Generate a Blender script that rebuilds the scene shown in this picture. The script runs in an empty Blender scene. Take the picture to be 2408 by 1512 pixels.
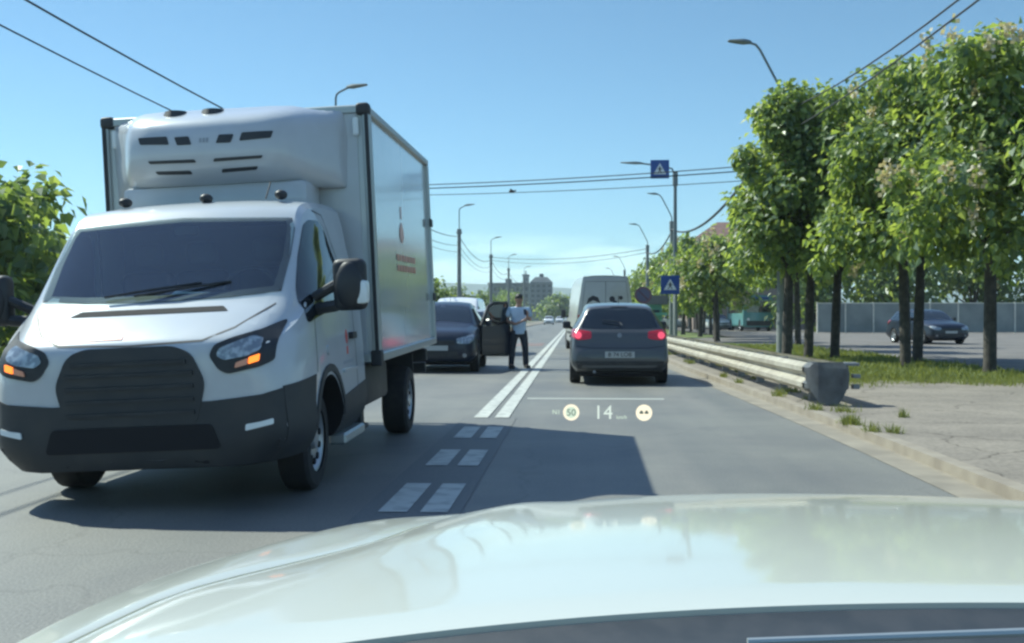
import bpy, bmesh, math, random
from math import radians as R, sin, cos, pi, atan2
from mathutils import Vector, Matrix
from mathutils.bvhtree import BVHTree
random.seed(7)
S = bpy.context.scene
COL = S.collection

# ---------------------------------------------------------------- camera
cam = bpy.data.cameras.new("camera"); camo = bpy.data.objects.new("camera", cam); COL.objects.link(camo)
cam.sensor_width = 36; cam.lens = 38.14; cam.clip_start = 0.05; cam.clip_end = 20000
CZ = 1.2
YAW = math.atan(148.5/2550)
camo.location = (0, 0, CZ); camo.rotation_euler = (R(90-0.2), 0, YAW)
S.camera = camo
# ---------------------------------------------------------------- world and sun
SUNV = Vector((-0.762, 0.49, 1.0)).normalized()      # towards the sun
W = bpy.data.worlds.new("World"); S.world = W; W.use_nodes = True
nt = W.node_tree; nt.nodes.clear()
o_ = nt.nodes.new('ShaderNodeOutputWorld'); bg = nt.nodes.new('ShaderNodeBackground'); sk = nt.nodes.new('ShaderNodeTexSky')
sk.sky_type = 'NISHITA'; sk.sun_disc = False
sk.sun_elevation = math.asin(SUNV.z); sk.sun_rotation = atan2(SUNV.x, SUNV.y)
sk.altitude = 300; sk.air_density = 1.0; sk.dust_density = 0.1; sk.ozone_density = 3.0; sk.altitude = 900
bg.inputs[1].default_value = 0.118
# low bank of white cloud on the horizon, part of the sky itself
tc = nt.nodes.new('ShaderNodeTexCoord'); sep = nt.nodes.new('ShaderNodeSeparateXYZ'); nt.links.new(tc.outputs['Generated'], sep.inputs[0])
mp = nt.nodes.new('ShaderNodeMapping'); mp.inputs['Scale'].default_value = (9, 9, 42); nt.links.new(tc.outputs['Generated'], mp.inputs[0])
nz = nt.nodes.new('ShaderNodeTexNoise'); nz.inputs['Scale'].default_value = 1.0; nz.inputs['Detail'].default_value = 6; nt.links.new(mp.outputs[0], nz.inputs[0])
rp = nt.nodes.new('ShaderNodeValToRGB'); rp.color_ramp.elements[0].position = 0.42; rp.color_ramp.elements[1].position = 0.56; nt.links.new(nz.outputs[0], rp.inputs[0])
r2 = nt.nodes.new('ShaderNodeValToRGB'); e = r2.color_ramp.elements; e[0].position = 0.0; e[0].color = (.95, .95, .95, 1); e[1].position = 0.080; e[1].color = (0, 0, 0, 1)
x = e.new(0.050); x.color = (.9, .9, .9, 1)
nt.links.new(sep.outputs[2], r2.inputs[0])
mu = nt.nodes.new('ShaderNodeMath'); mu.operation = 'MULTIPLY'; nt.links.new(rp.outputs[0], mu.inputs[0]); nt.links.new(r2.outputs[0], mu.inputs[1])
mx = nt.nodes.new('ShaderNodeMix'); mx.data_type = 'RGBA'; nt.links.new(mu.outputs[0], mx.inputs[0]); nt.links.new(sk.outputs[0], mx.inputs[6]); mx.inputs[7].default_value = (11, 11, 10.5, 1)
r3 = nt.nodes.new('ShaderNodeValToRGB'); e = r3.color_ramp.elements; e[0].position = 0.0; e[0].color = (.40, .60, .62, 1); e[1].position = .62; e[1].color = (1, 1, 1, 1)
for ps, cc in ((.1, (.42, .60, .62)), (.285, (.42, .58, .58))): q = e.new(ps); q.color = (*cc, 1)
nt.links.new(sep.outputs[2], r3.inputs[0])
mt = nt.nodes.new('ShaderNodeMix'); mt.data_type = 'RGBA'; mt.blend_type = 'MULTIPLY'; mt.inputs[0].default_value = 1; nt.links.new(mx.outputs[2], mt.inputs[6]); nt.links.new(r3.outputs[0], mt.inputs[7])
nt.links.new(mt.outputs[2], bg.inputs[0]); nt.links.new(bg.outputs[0], o_.inputs[0])
sl = bpy.data.lights.new("sun", 'SUN'); sl.energy = 3.6; sl.angle = R(0.55); sl.color = (.92, .98, .87)
so = bpy.data.objects.new("sun", sl); COL.objects.link(so); so.rotation_euler = SUNV.to_track_quat('Z', 'Y').to_euler()
S.view_settings.view_transform = 'Standard'; S.view_settings.look = 'None'; S.view_settings.exposure = 0.92; S.view_settings.gamma = 1
S.cycles.filter_width = 2.6
S.cycles.max_bounces = 8; S.cycles.transparent_max_bounces = 12

# ---------------------------------------------------------------- helpers
def at(px, py, Y):
    """point of the place seen at photo position (px,py of a 2407 wide view) at forward distance Y"""
    d = Vector(((px-1203.5)/2550, 1, -(py-756)/2550)); d = Matrix.Rotation(R(-0.2), 3, 'X') @ d; d = Matrix.Rotation(YAW, 3, 'Z') @ d
    return Vector((0, 0, CZ)) + d*(Y/d.y)

def mat(name, col, rough=.5, metal=0, coat=0, emit=None, es=0, noise=None, bump=0, spec=None, transl=0):
    m = bpy.data.materials.new(name); m.use_nodes = True; t = m.node_tree; b = t.nodes['Principled BSDF']
    b.inputs['Base Color'].default_value = (*col, 1); b.inputs['Roughness'].default_value = rough; b.inputs['Metallic'].default_value = metal
    if coat: b.inputs['Coat Weight'].default_value = coat; b.inputs['Coat Roughness'].default_value = .06
    if spec is not None: b.inputs['Specular IOR Level'].default_value = spec
    if emit: b.inputs['Emission Color'].default_value = (*emit, 1); b.inputs['Emission Strength'].default_value = es
    if noise:        # (scale, other colour, lo, hi)
        g = t.nodes.new('ShaderNodeTexCoord'); n = t.nodes.new('ShaderNodeTexNoise'); n.inputs['Scale'].default_value = noise[0]; n.inputs['Detail'].default_value = 5
        r = t.nodes.new('ShaderNodeValToRGB'); r.color_ramp.elements[0].position = noise[2]; r.color_ramp.elements[1].position = noise[3]
        r.color_ramp.elements[0].color = (*col, 1); r.color_ramp.elements[1].color = (*noise[1], 1)
        t.links.new(g.outputs['Object'], n.inputs[0]); t.links.new(n.outputs[0], r.inputs[0]); t.links.new(r.outputs[0], b.inputs['Base Color'])
        if bump:
            bp = t.nodes.new('ShaderNodeBump'); bp.inputs['Strength'].default_value = bump; bp.inputs['Distance'].default_value = .02
            t.links.new(n.outputs[0], bp.inputs['Height']); t.links.new(bp.outputs[0], b.inputs['Normal'])
    if transl:
        out = t.nodes['Material Output']; tr = t.nodes.new('ShaderNodeBsdfTranslucent'); ms = t.nodes.new('ShaderNodeMixShader'); ms.inputs[0].default_value = transl
        tr.inputs[0].default_value = (col[0]*1.9, col[1]*1.7, col[2]*.8, 1)
        t.links.new(b.outputs[0], ms.inputs[1]); t.links.new(tr.outputs[0], ms.inputs[2]); t.links.new(ms.outputs[0], out.inputs[0])
    return m

def paint(name, col, rough=.28, dirt=.18):
    m = mat(name, col, rough, 0, .6)
    t = m.node_tree; b = t.nodes['Principled BSDF']; g = t.nodes.new('ShaderNodeTexCoord'); n = t.nodes.new('ShaderNodeTexNoise'); n.inputs['Scale'].default_value = 2.3; n.inputs['Detail'].default_value = 7; n.inputs['Roughness'].default_value = .7
    r = t.nodes.new('ShaderNodeValToRGB'); r.color_ramp.elements[0].position = .35; r.color_ramp.elements[1].position = .75
    r.color_ramp.elements[0].color = (*col, 1); r.color_ramp.elements[1].color = (*[c*(1-dirt)+.25*dirt*k for c, k in zip(col, (.9, .8, .6))], 1)
    t.links.new(g.outputs['Object'], n.inputs[0]); t.links.new(n.outputs[0], r.inputs[0]); t.links.new(r.outputs[0], b.inputs['Base Color'])
    mr = t.nodes.new('ShaderNodeMapRange'); mr.inputs[3].default_value = rough*.8; mr.inputs[4].default_value = rough*1.5; t.links.new(n.outputs[0], mr.inputs[0]); t.links.new(mr.outputs[0], b.inputs['Roughness'])
    return m

def link(name, me, parent=None, m=None, smooth=True, ang=35):
    if m is not None:
        for q in (m if isinstance(m, (list, tuple)) else [m]): me.materials.append(q)
    if smooth and len(me.polygons):
        me.polygons.foreach_set('use_smooth', [True]*len(me.polygons))
        try: me.set_sharp_from_angle(angle=R(ang))
        except Exception: pass
    o = bpy.data.objects.new(name, me); COL.objects.link(o)
    if parent: o.parent = parent
    return o
def obj(name, bm, m, parent=None, smooth=True, ang=35):
    me = bpy.data.meshes.new(name); bm.normal_update(); bm.to_mesh(me); bm.free()
    return link(name, me, parent, m, smooth, ang)
def tag(o, label=None, cat=None, group=None, kind=None):
    if label: o['label'] = label
    if cat: o['category'] = cat
    if group: o['group'] = group
    if kind: o['kind'] = kind
    return o
def thing(name, label, cat, loc=(0, 0, 0), rz=0, group=None):
    o = bpy.data.objects.new(name, None); COL.objects.link(o); o.location = loc; o.rotation_euler = (0, 0, rz); o.empty_display_size = .2
    return tag(o, label, cat, group)
def dup(root, loc, rz, label, group=None, cat=None):
    def cp(o, p):
        c = o.copy(); COL.objects.link(c); c.parent = p
        for ch in kids.get(o.name, []): cp(ch, c)
        return c
    kids = {}
    for o in list(COL.objects):
        if o.parent: kids.setdefault(o.parent.name, []).append(o)
    r = cp(root, None); r.location = loc; r.rotation_euler = (0, 0, rz); r['label'] = label
    if group: r['group'] = group
    if cat: r['category'] = cat
    return r
B = bmesh.new
def bx(bm, x0, x1, y0, y1, z0, z1, bev=0, mi=0, seg=1):
    g = bmesh.ops.create_cube(bm, size=1, matrix=Matrix.Translation(((x0+x1)/2, (y0+y1)/2, (z0+z1)/2)) @ Matrix.Diagonal((x1-x0, y1-y0, z1-z0, 1)))
    fs = set(f for v in g['verts'] for f in v.link_faces)
    for f in fs: f.material_index = mi
    if bev:
        es = list(set(e for v in g['verts'] for e in v.link_edges))
        bmesh.ops.bevel(bm, geom=es, offset=bev, segments=seg, affect='EDGES', profile=.5)
    return bm
def cyl(bm, c, r, h, axis='Z', n=24, r2=None, mi=0):
    M = Matrix.Translation(c)
    if axis == 'X': M = M @ Matrix.Rotation(pi/2, 4, 'Y')
    if axis == 'Y': M = M @ Matrix.Rotation(-pi/2, 4, 'X')
    g = bmesh.ops.create_cone(bm, cap_ends=True, segments=n, radius1=r, radius2=r if r2 is None else r2, depth=h, matrix=M)
    for v in g['verts']:
        for f in v.link_faces: f.material_index = mi
    return bm
def sph(bm, c, r, s=(1, 1, 1), n=12):
    bmesh.ops.create_uvsphere(bm, u_segments=n*2, v_segments=n, radius=r, matrix=Matrix.Translation(c) @ Matrix.Diagonal((*s, 1))); return bm
def tube(bm, pts, r, n=8, cap=True):
    pts = [Vector(p) for p in pts]; rs = r if isinstance(r, (list, tuple)) else [r]*len(pts); rings = []
    up = Vector((0, 0, 1)); pa = None
    for i, p in enumerate(pts):
        d = (pts[min(i+1, len(pts)-1)]-pts[max(i-1, 0)]).normalized()
        a = d.cross(up) if abs(d.dot(up)) < .95 else d.cross(Vector((0, 1, 0)))
        if pa is not None:
            a2 = pa - d*pa.dot(d)
            if a2.length > .1: a = a2
        a.normalize(); pa = a; b = d.cross(a)
        rings.append([bm.verts.new(p+(a*cos(2*pi*k/n)+b*sin(2*pi*k/n))*rs[i]) for k in range(n)])
    for q, w in zip(rings, rings[1:]):
        for k in range(n): bm.faces.new((q[k], q[(k+1) % n], w[(k+1) % n], w[k]))
    if cap: bm.faces.new(rings[0][::-1]); bm.faces.new(rings[-1])
    return bm
def cr(P, t):       # catmull-rom through list of tuples, t in 0..len-1
    i = min(int(t), len(P)-2); f = t-i; p0 = P[max(i-1, 0)]; p1 = P[i]; p2 = P[i+1]; p3 = P[min(i+2, len(P)-1)]
    return tuple(.5*((2*b)+(-a+c)*f+(2*a-5*b+4*c-d)*f*f+(-a+3*b-3*c+d)*f**3) for a, b, c, d in zip(p0, p1, p2, p3))
def sheet(bm, poly, z, mi=0):
    f = bm.faces.new([bm.verts.new((p[0], p[1], z if len(p) < 3 else p[2])) for p in poly]); f.material_index = mi
    if f.normal.z < 0: pass
    return bm
def prism(bm, poly, z0, z1, mi=0):      # poly in xy
    a = [bm.verts.new((x, y, z0)) for x, y in poly]; b = [bm.verts.new((x, y, z1)) for x, y in poly]; n = len(poly)
    fs = [bm.faces.new(a[::-1]), bm.faces.new(b)]+[bm.faces.new((a[i], a[(i+1) % n], b[(i+1) % n], b[i])) for i in range(n)]
    for f in fs: f.material_index = mi
    bmesh.ops.recalc_face_normals(bm, faces=fs); return bm

# loft of a vehicle body: rows of y, zb,wb, zm,wm, zs,ws, zr,wr, zc
def car_body(rows, mats, wheels=(), sub=3, sharp=28):
    bm = B(); st = []
    for i in range((len(rows)-1)*sub+1): st.append(cr(rows, i/sub))
    rings = []
    for (y, zb, wb, zm, wm, zs, ws, zr, wr, zc) in st:
        half = [(0, zb), (wb*.85, zb), (wb, zb+.04), (wm-.004, (zm+zb)/2), (wm, zm), (ws, zs), ((ws*.4+wr*.6), zs*.4+zr*.6), (wr, zr), (wr*.86, zr+(zc-zr)*.62), (wr*.45, zr+(zc-zr)*.93), (0, zc)]
        h2 = [cr(half, k/2) for k in range((len(half)-1)*2+1)]
        ring = [bm.verts.new((a, y, b)) for a, b in h2]+[bm.verts.new((-a, y, b)) for a, b in h2[-2:0:-1]]
        rings.append(ring)
    n = len(rings[0])
    for q, w in zip(rings, rings[1:]):
        for k in range(n): bm.faces.new((q[k], q[(k+1) % n], w[(k+1) % n], w[k]))
    bm.faces.new(rings[0]); bm.faces.new(rings[-1][::-1])
    bmesh.ops.recalc_face_normals(bm, faces=bm.faces)
    me = bpy.data.meshes.new('body'); bm.to_mesh(me)
    bv = BVHTree.FromBMesh(bm); bm.free()
    for m in mats: me.materials.append(m)
    if wheels:
        o = bpy.data.objects.new('tmp', me); COL.objects.link(o); cuts = []
        cb = B()
        for (y, z, r, xi) in wheels:
            for s in (-1, 1): cyl(cb, (s*(xi+.5), y, z), r, 1.0, 'X', 32, mi=1)
        cm = bpy.data.meshes.new('cut'); cb.to_mesh(cm); cb.free()
        for m in mats: cm.materials.append(m)
        c = bpy.data.objects.new('cut', cm); COL.objects.link(c)
        md = o.modifiers.new('b', 'BOOLEAN'); md.object = c; md.operation = 'DIFFERENCE'; md.solver = 'EXACT'
        dg = bpy.context.evaluated_depsgraph_get(); dg.update()
        me2 = bpy.data.meshes.new_from_object(o.evaluated_get(dg))
        bpy.data.objects.remove(o); bpy.data.objects.remove(c); me = me2
    me.name = 'body'
    me.polygons.foreach_set('use_smooth', [True]*len(me.polygons)); me.set_sharp_from_angle(angle=R(sharp))
    return me, bv

FR = dict(front=(Vector((1, 0, 0)), Vector((0, 0, 1)), Vector((0, 1, 0))), rear=(Vector((1, 0, 0)), Vector((0, 0, 1)), Vector((0, -1, 0))),
          left=(Vector((0, 1, 0)), Vector((0, 0, 1)), Vector((1, 0, 0))), right=(Vector((0, 1, 0)), Vector((0, 0, 1)), Vector((-1, 0, 0))),
          top=(Vector((1, 0, 0)), Vector((0, 1, 0)), Vector((0, 0, -1))))
def rnd_poly(poly, r, n=4):
    out = []; N = len(poly)
    for i in range(N):
        p = Vector(poly[i]); a = Vector(poly[i-1])-p; b = Vector(poly[(i+1) % N])-p
        ra = min(r, a.length*.45); rb = min(r, b.length*.45); s = p+a.normalized()*ra; e = p+b.normalized()*rb
        for k in range(n+1):
            t = k/n; q = s*(1-t)**2+p*2*t*(1-t)+e*t*t; out.append((q.x, q.y))
    return out
def patch(bm, bv, face, poly, off=.004, step=.08, rnd=0, mi=0, depth=.01):
    """a raised plate that follows the body surface; poly in the two axes of the face"""
    U, V, D = FR[face]
    if rnd: poly = rnd_poly(poly, rnd)
    t = B(); t.faces.new([t.verts.new((a, b, 0)) for a, b in poly])
    us = [p[0] for p in poly]; vs = [p[1] for p in poly]
    for k in range(1, int((max(us)-min(us))/step)+1):
        bmesh.ops.bisect_plane(t, geom=t.verts[:]+t.edges[:]+t.faces[:], plane_co=(min(us)+k*step, 0, 0), plane_no=(1, 0, 0))
    for k in range(1, int((max(vs)-min(vs))/step)+1):
        bmesh.ops.bisect_plane(t, geom=t.verts[:]+t.edges[:]+t.faces[:], plane_co=(0, min(vs)+k*step, 0), plane_no=(0, 1, 0))
    last = None; mp_ = {}
    t.verts.ensure_lookup_table(); t.verts.index_update()
    for v in t.verts:
        p = U*v.co.x+V*v.co.y; h = bv.ray_cast(p-D*8, D)
        if h[0] is None:
            h = bv.find_nearest(p-D*1.0); q = Vector(h[0])
        else: q = h[0]
        n = h[1]
        if n.dot(D) > 0: n = -n
        n = (n*.5-D*.5).normalized()
        mp_[v.index] = (bm.verts.new(q+n*off), bm.verts.new(q-n*depth))
    bd = set()
    for f in t.faces:
        a = bm.faces.new([mp_[v.index][0] for v in f.verts]); a.material_index = mi; b = [mp_[v.index][1] for v in f.verts]
        g = bm.faces.new(b[::-1]); g.material_index = mi
    for e in t.edges:
        if len(e.link_faces) == 1:
            a, b = e.verts; f = bm.faces.new((mp_[a.index][0], mp_[b.index][0], mp_[b.index][1], mp_[a.index][1])); f.material_index = mi
    t.free(); bmesh.ops.recalc_face_normals(bm, faces=bm.faces); return bm
def cut_open(me, poly, test):
    b = B(); b.from_mesh(me); N = len(poly); inside = lambda c: all((poly[(i+1) % N][0]-poly[i][0])*(c.z-poly[i][1])-(poly[(i+1) % N][1]-poly[i][1])*(c.x-poly[i][0]) > 0 for i in range(N))
    for i in range(N):
        p = poly[i]; q = poly[(i+1) % N]; fs = [f for f in b.faces if test(f)]
        g = list(set(v for f in fs for v in f.verts))+list(set(e for f in fs for e in f.edges))+fs
        bmesh.ops.bisect_plane(b, geom=g, plane_co=(p[0], 0, p[1]), plane_no=(q[1]-p[1], 0, p[0]-q[0]))
    b.normal_update(); bmesh.ops.delete(b, geom=[f for f in b.faces if test(f) and inside(f.calc_center_median())], context='FACES')
    b.to_mesh(me); b.free()
def mir(poly): return [(-a, b) for a, b in poly][::-1]
def circ(c, r, n=16, sy=1): return [(c[0]+r*cos(2*pi*k/n), c[1]+r*sy*sin(2*pi*k/n)) for k in range(n)]
def line(pts, w):      # polyline -> thin polygon
    out = []; back = []
    for i, p in enumerate(pts):
        a = Vector(pts[max(i-1, 0)]); b = Vector(pts[min(i+1, len(pts)-1)]); d = (b-a).normalized(); n = Vector((-d.y, d.x))*w/2
        out.append((p[0]+n.x, p[1]+n.y)); back.append((p[0]-n.x, p[1]-n.y))
    return out+back[::-1]
def text_mesh(s, size, depth=.002):
    c = bpy.data.curves.new('t', 'FONT'); c.body = s; c.size = size; c.align_x = 'CENTER'; c.align_y = 'CENTER'; c.extrude = depth
    o = bpy.data.objects.new('t', c); COL.objects.link(o); dg = bpy.context.evaluated_depsgraph_get(); dg.update()
    me = bpy.data.meshes.new_from_object(o.evaluated_get(dg)); bpy.data.objects.remove(o); return me

# ---------------------------------------------------------------- materials
M = {}
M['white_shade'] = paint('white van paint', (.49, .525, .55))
M['white'] = paint('white car paint', (.78, .79, .78), .22)
M['own'] = paint('white hood paint', (.555, .57, .495), .30, .05); M['own'].node_tree.nodes['Principled BSDF'].inputs['Coat Weight'].default_value = .8; M['own'].node_tree.nodes['Principled BSDF'].inputs['Coat Roughness'].default_value = .07
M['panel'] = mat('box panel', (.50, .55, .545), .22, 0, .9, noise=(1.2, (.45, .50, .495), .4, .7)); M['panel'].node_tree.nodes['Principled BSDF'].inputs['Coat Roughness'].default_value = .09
M['alu'] = mat('aluminium trim', (.42, .46, .46), .42, .6)
M['vanwhite'] = paint('dusty van paint', (.47, .475, .45), .4, .3)
M['black'] = mat('black plastic', (.018, .021, .025), .55, noise=(9, (.03, .033, .036), .4, .7))
M['well'] = mat('wheel well', (.012, .012, .014), .9)
M['bumper'] = mat('grey bumper plastic', (.028, .032, .036), .6, noise=(4, (.05, .05, .048), .4, .8))
M['farwindow'] = mat('far window', (.05, .06, .07), .5)
M['glass'] = mat('dark window glass', (.012, .018, .022), .04, 0, 0, spec=.9)
def see_glass():
    m = bpy.data.materials.new('windscreen glass'); m.use_nodes = True; t = m.node_tree; t.nodes.clear(); o = t.nodes.new('ShaderNodeOutputMaterial'); a = t.nodes.new('ShaderNodeBsdfTransparent'); g = t.nodes.new('ShaderNodeBsdfGlossy'); f = t.nodes.new('ShaderNodeLayerWeight'); pw = t.nodes.new('ShaderNodeMath'); pw.operation = 'POWER'; pw.inputs[1].default_value = 1.6; ml = t.nodes.new('ShaderNodeMath'); ml.operation = 'MULTIPLY_ADD'; ml.inputs[1].default_value = .38; ml.inputs[2].default_value = .035; x = t.nodes.new('ShaderNodeMixShader')
    a.inputs[0].default_value = (.82, .88, .87, 1); g.inputs['Roughness'].default_value = .02; f.inputs[0].default_value = .5; t.links.new(f.outputs['Facing'], pw.inputs[0]); t.links.new(pw.outputs[0], ml.inputs[0]); t.links.new(ml.outputs[0], x.inputs[0]); t.links.new(a.outputs[0], x.inputs[1]); t.links.new(g.outputs[0], x.inputs[2]); t.links.new(x.outputs[0], o.inputs[0]); return m
M['pane'] = see_glass()
M['tyre'] = mat('tyre rubber', (.018, .018, .02), .8, noise=(14, (.035, .034, .032), .4, .8))
M['rim'] = mat('silver wheel', (.42, .44, .46), .35, .7)
M['orange'] = mat('orange lamp glass', (.8, .20, .03), .25, emit=(1, .22, .02), es=1.0)
M['amber'] = mat('amber lens', (.75, .32, .20), .25)
M['lens'] = mat('clear lamp lens', (.22, .26, .30), .12, .3, 0, noise=(22, (.45, .5, .52), .45, .6))
M['clear'] = mat('clear plastic lens', (.75, .8, .8), .15)
M['chrome'] = mat('chrome', (.7, .72, .74), .15, 1)
M['red'] = mat('red tail lamp', (.42, .015, .03), .2, 0, .6, emit=(1, .05, .09), es=.03)
M['brake'] = mat('lit brake lamp', (.7, .05, .08), .2, emit=(1, .12, .2), es=.45)
M['redprint'] = mat('red print', (.6, .09, .08), .4)
M['greyprint'] = mat('grey print', (.3, .33, .36), .4)
M['golf'] = paint('grey car paint', (.060, .066, .070), .3, .05)
M['navy'] = paint('navy car paint', (.012, .019, .035), .28, .015)
q_ = M['navy'].node_tree.nodes['Principled BSDF']; q_.inputs['Coat Weight'].default_value = .25; q_.inputs['Specular IOR Level'].default_value = .35
M['silver'] = paint('silver car paint', (.35, .37, .38), .3)
M['teal'] = paint('teal bus paint', (.10, .30, .30), .4)
M['plate'] = mat('number plate', (.40, .42, .41), .4)
M['print'] = mat('dark print', (.02, .02, .03), .5)
M['galv'] = mat('galvanised steel', (.74, .70, .59), .6, .0, noise=(3, (.60, .55, .45), .4, .65))
M['galvdark'] = mat('weathered steel', (.25, .27, .28), .55, .3, noise=(5, (.16, .16, .17), .4, .7))
M['pole'] = mat('grey pole', (.16, .19, .20), .6, .2)
M['concrete'] = mat('pole concrete', (.20, .22, .22), .85, noise=(3, (.27, .28, .27), .4, .7))
M['cable'] = mat('cable rubber', (.03, .035, .04), .7)
M['signblue'] = mat('sign blue', (.008, .06, .28), .4)
M['signwhite'] = mat('sign white', (.7, .72, .75), .45)
M['signback'] = mat('sign back', (.3, .31, .32), .5, .4)
M['bark'] = mat('bark', (.045, .038, .032), .9, noise=(7, (.09, .078, .065), .4, .7), bump=.6)
M['leafA'] = mat('leaf mid', (.19, .27, .09), .40, transl=.55)
M['leafB'] = mat('leaf dark', (.11, .175, .085), .42, transl=.42)
M['leafC'] = mat('leaf light', (.27, .35, .12), .38, transl=.5)
M['bloom'] = mat('cream blossom', (.55, .50, .38), .7, transl=.2)
M['skin'] = mat('skin', (.42, .24, .17), .5)
M['shirt'] = mat('light blue shirt', (.42, .56, .70), .85, noise=(6, (.50, .63, .76), .4, .6))
M['trouser'] = mat('dark trousers', (.035, .04, .05), .85)
M['hair'] = mat('dark hair', (.015, .012, .01), .6)
M['shoe'] = mat('dark shoe', (.03, .03, .03), .6)

# ---------------------------------------------------------------- setting
def asphalt():
    m = bpy.data.materials.new('asphalt'); m.use_nodes = True; t = m.node_tree; b = t.nodes['Principled BSDF']; b.inputs['Roughness'].default_value = .62
    g = t.nodes.new('ShaderNodeTexCoord'); 
    n1 = t.nodes.new('ShaderNodeTexNoise'); n1.inputs['Scale'].default_value = 60; n1.inputs['Detail'].default_value = 4
    mpp = t.nodes.new('ShaderNodeMapping'); mpp.inputs['Scale'].default_value = (.9, .06, 1); n2 = t.nodes.new('ShaderNodeTexNoise'); n2.inputs['Scale'].default_value = 1.5; n2.inputs['Detail'].default_value = 5
    t.links.new(g.outputs['Object'], n1.inputs[0]); t.links.new(g.outputs['Object'], mpp.inputs[0]); t.links.new(mpp.outputs[0], n2.inputs[0])
    r = t.nodes.new('ShaderNodeValToRGB'); r.color_ramp.elements[0].position = .3; r.color_ramp.elements[1].position = .72
    r.color_ramp.elements[0].color = (.145, .150, .142, 1); r.color_ramp.elements[1].color = (.205, .20, .18, 1)
    t.links.new(n2.outputs[0], r.inputs[0])
    mx = t.nodes.new('ShaderNodeMix'); mx.data_type = 'RGBA'; mx.blend_type = 'MULTIPLY'; mx.inputs[0].default_value = .5
    r1 = t.nodes.new('ShaderNodeValToRGB'); r1.color_ramp.elements[0].position = .3; r1.color_ramp.elements[1].position = .7; r1.color_ramp.elements[0].color = (.55, .55, .55, 1); r1.color_ramp.elements[1].color = (1.3, 1.3, 1.3, 1)
    t.links.new(n1.outputs[0], r1.inputs[0]); t.links.new(r.outputs[0], mx.inputs[6]); t.links.new(r1.outputs[0], mx.inputs[7]); t.links.new(mx.outputs[2], b.inputs['Base Color'])
    vo = t.nodes.new('ShaderNodeTexVoronoi'); vo.feature = 'DISTANCE_TO_EDGE'; vo.inputs['Scale'].default_value = .28
    dn = t.nodes.new('ShaderNodeTexNoise'); dn.inputs['Scale'].default_value = 1.6; dn.inputs['Detail'].default_value = 6; av = t.nodes.new('ShaderNodeMix'); av.data_type = 'RGBA'; av.blend_type = 'ADD'; av.inputs[0].default_value = .9
    t.links.new(g.outputs['Object'], dn.inputs[0]); t.links.new(g.outputs['Object'], av.inputs[6]); t.links.new(dn.outputs[1], av.inputs[7]); t.links.new(av.outputs[2], vo.inputs[0])
    cr1 = t.nodes.new('ShaderNodeValToRGB'); cr1.color_ramp.elements[0].position = 0.0; cr1.color_ramp.elements[0].color = (.42, .42, .42, 1); cr1.color_ramp.elements[1].position = .006; cr1.color_ramp.elements[1].color = (1, 1, 1, 1); t.links.new(vo.outputs[0], cr1.inputs[0])
    m2 = t.nodes.new('ShaderNodeMix'); m2.data_type = 'RGBA'; m2.blend_type = 'MULTIPLY'; m2.inputs[0].default_value = .30; t.links.new(mx.outputs[2], m2.inputs[6]); t.links.new(cr1.outputs[0], m2.inputs[7])
    st = t.nodes.new('ShaderNodeTexNoise'); st.inputs['Scale'].default_value = .45; st.inputs['Detail'].default_value = 7; st.inputs['Roughness'].default_value = .65; sr = t.nodes.new('ShaderNodeValToRGB'); sr.color_ramp.elements[0].position = .36; sr.color_ramp.elements[0].color = (.80, .80, .82, 1); sr.color_ramp.elements[1].position = .60; sr.color_ramp.elements[1].color = (1.05, 1.04, 1.0, 1)
    t.links.new(g.outputs['Object'], st.inputs[0]); t.links.new(st.outputs[0], sr.inputs[0]); m3 = t.nodes.new('ShaderNodeMix'); m3.data_type = 'RGBA'; m3.blend_type = 'MULTIPLY'; m3.inputs[0].default_value = 1; t.links.new(m2.outputs[2], m3.inputs[6]); t.links.new(sr.outputs[0], m3.inputs[7]); t.links.new(m3.outputs[2], b.inputs['Base Color'])
    bp = t.nodes.new('ShaderNodeBump'); bp.inputs['Strength'].default_value = .35; bp.inputs['Distance'].default_value = .01; t.links.new(n1.outputs[0], bp.inputs['Height']); t.links.new(bp.outputs[0], b.inputs['Normal'])
    return m
M['asphalt'] = asphalt()
M['asphalt2'] = mat('darker asphalt patch', (.125, .13, .125), .7, noise=(40, (.165, .165, .158), .35, .7))
M['ground'] = mat('dry ground', (.16, .15, .11), .95, noise=(.35, (.10, .13, .05), .4, .65))
M['paving'] = mat('tan paving', (.19, .165, .135), .9, noise=(1.1, (.27, .235, .19), .3, .7), bump=.4)
t = M['paving'].node_tree; b = t.nodes['Principled BSDF']; src = b.inputs['Base Color'].links[0].from_socket; g = t.nodes.new('ShaderNodeTexCoord')
vo = t.nodes.new('ShaderNodeTexVoronoi'); vo.feature = 'DISTANCE_TO_EDGE'; vo.inputs['Scale'].default_value = .55; dn = t.nodes.new('ShaderNodeTexNoise'); dn.inputs['Scale'].default_value = 1.1; dn.inputs['Detail'].default_value = 7; ad = t.nodes.new('ShaderNodeMix'); ad.data_type = 'RGBA'; ad.blend_type = 'ADD'; ad.inputs[0].default_value = 1
t.links.new(g.outputs['Object'], dn.inputs[0]); t.links.new(g.outputs['Object'], ad.inputs[6]); t.links.new(dn.outputs[1], ad.inputs[7]); t.links.new(ad.outputs[2], vo.inputs[0])
c1 = t.nodes.new('ShaderNodeValToRGB'); c1.color_ramp.elements[0].color = (.4, .38, .35, 1); c1.color_ramp.elements[1].position = .012; t.links.new(vo.outputs[0], c1.inputs[0])
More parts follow.
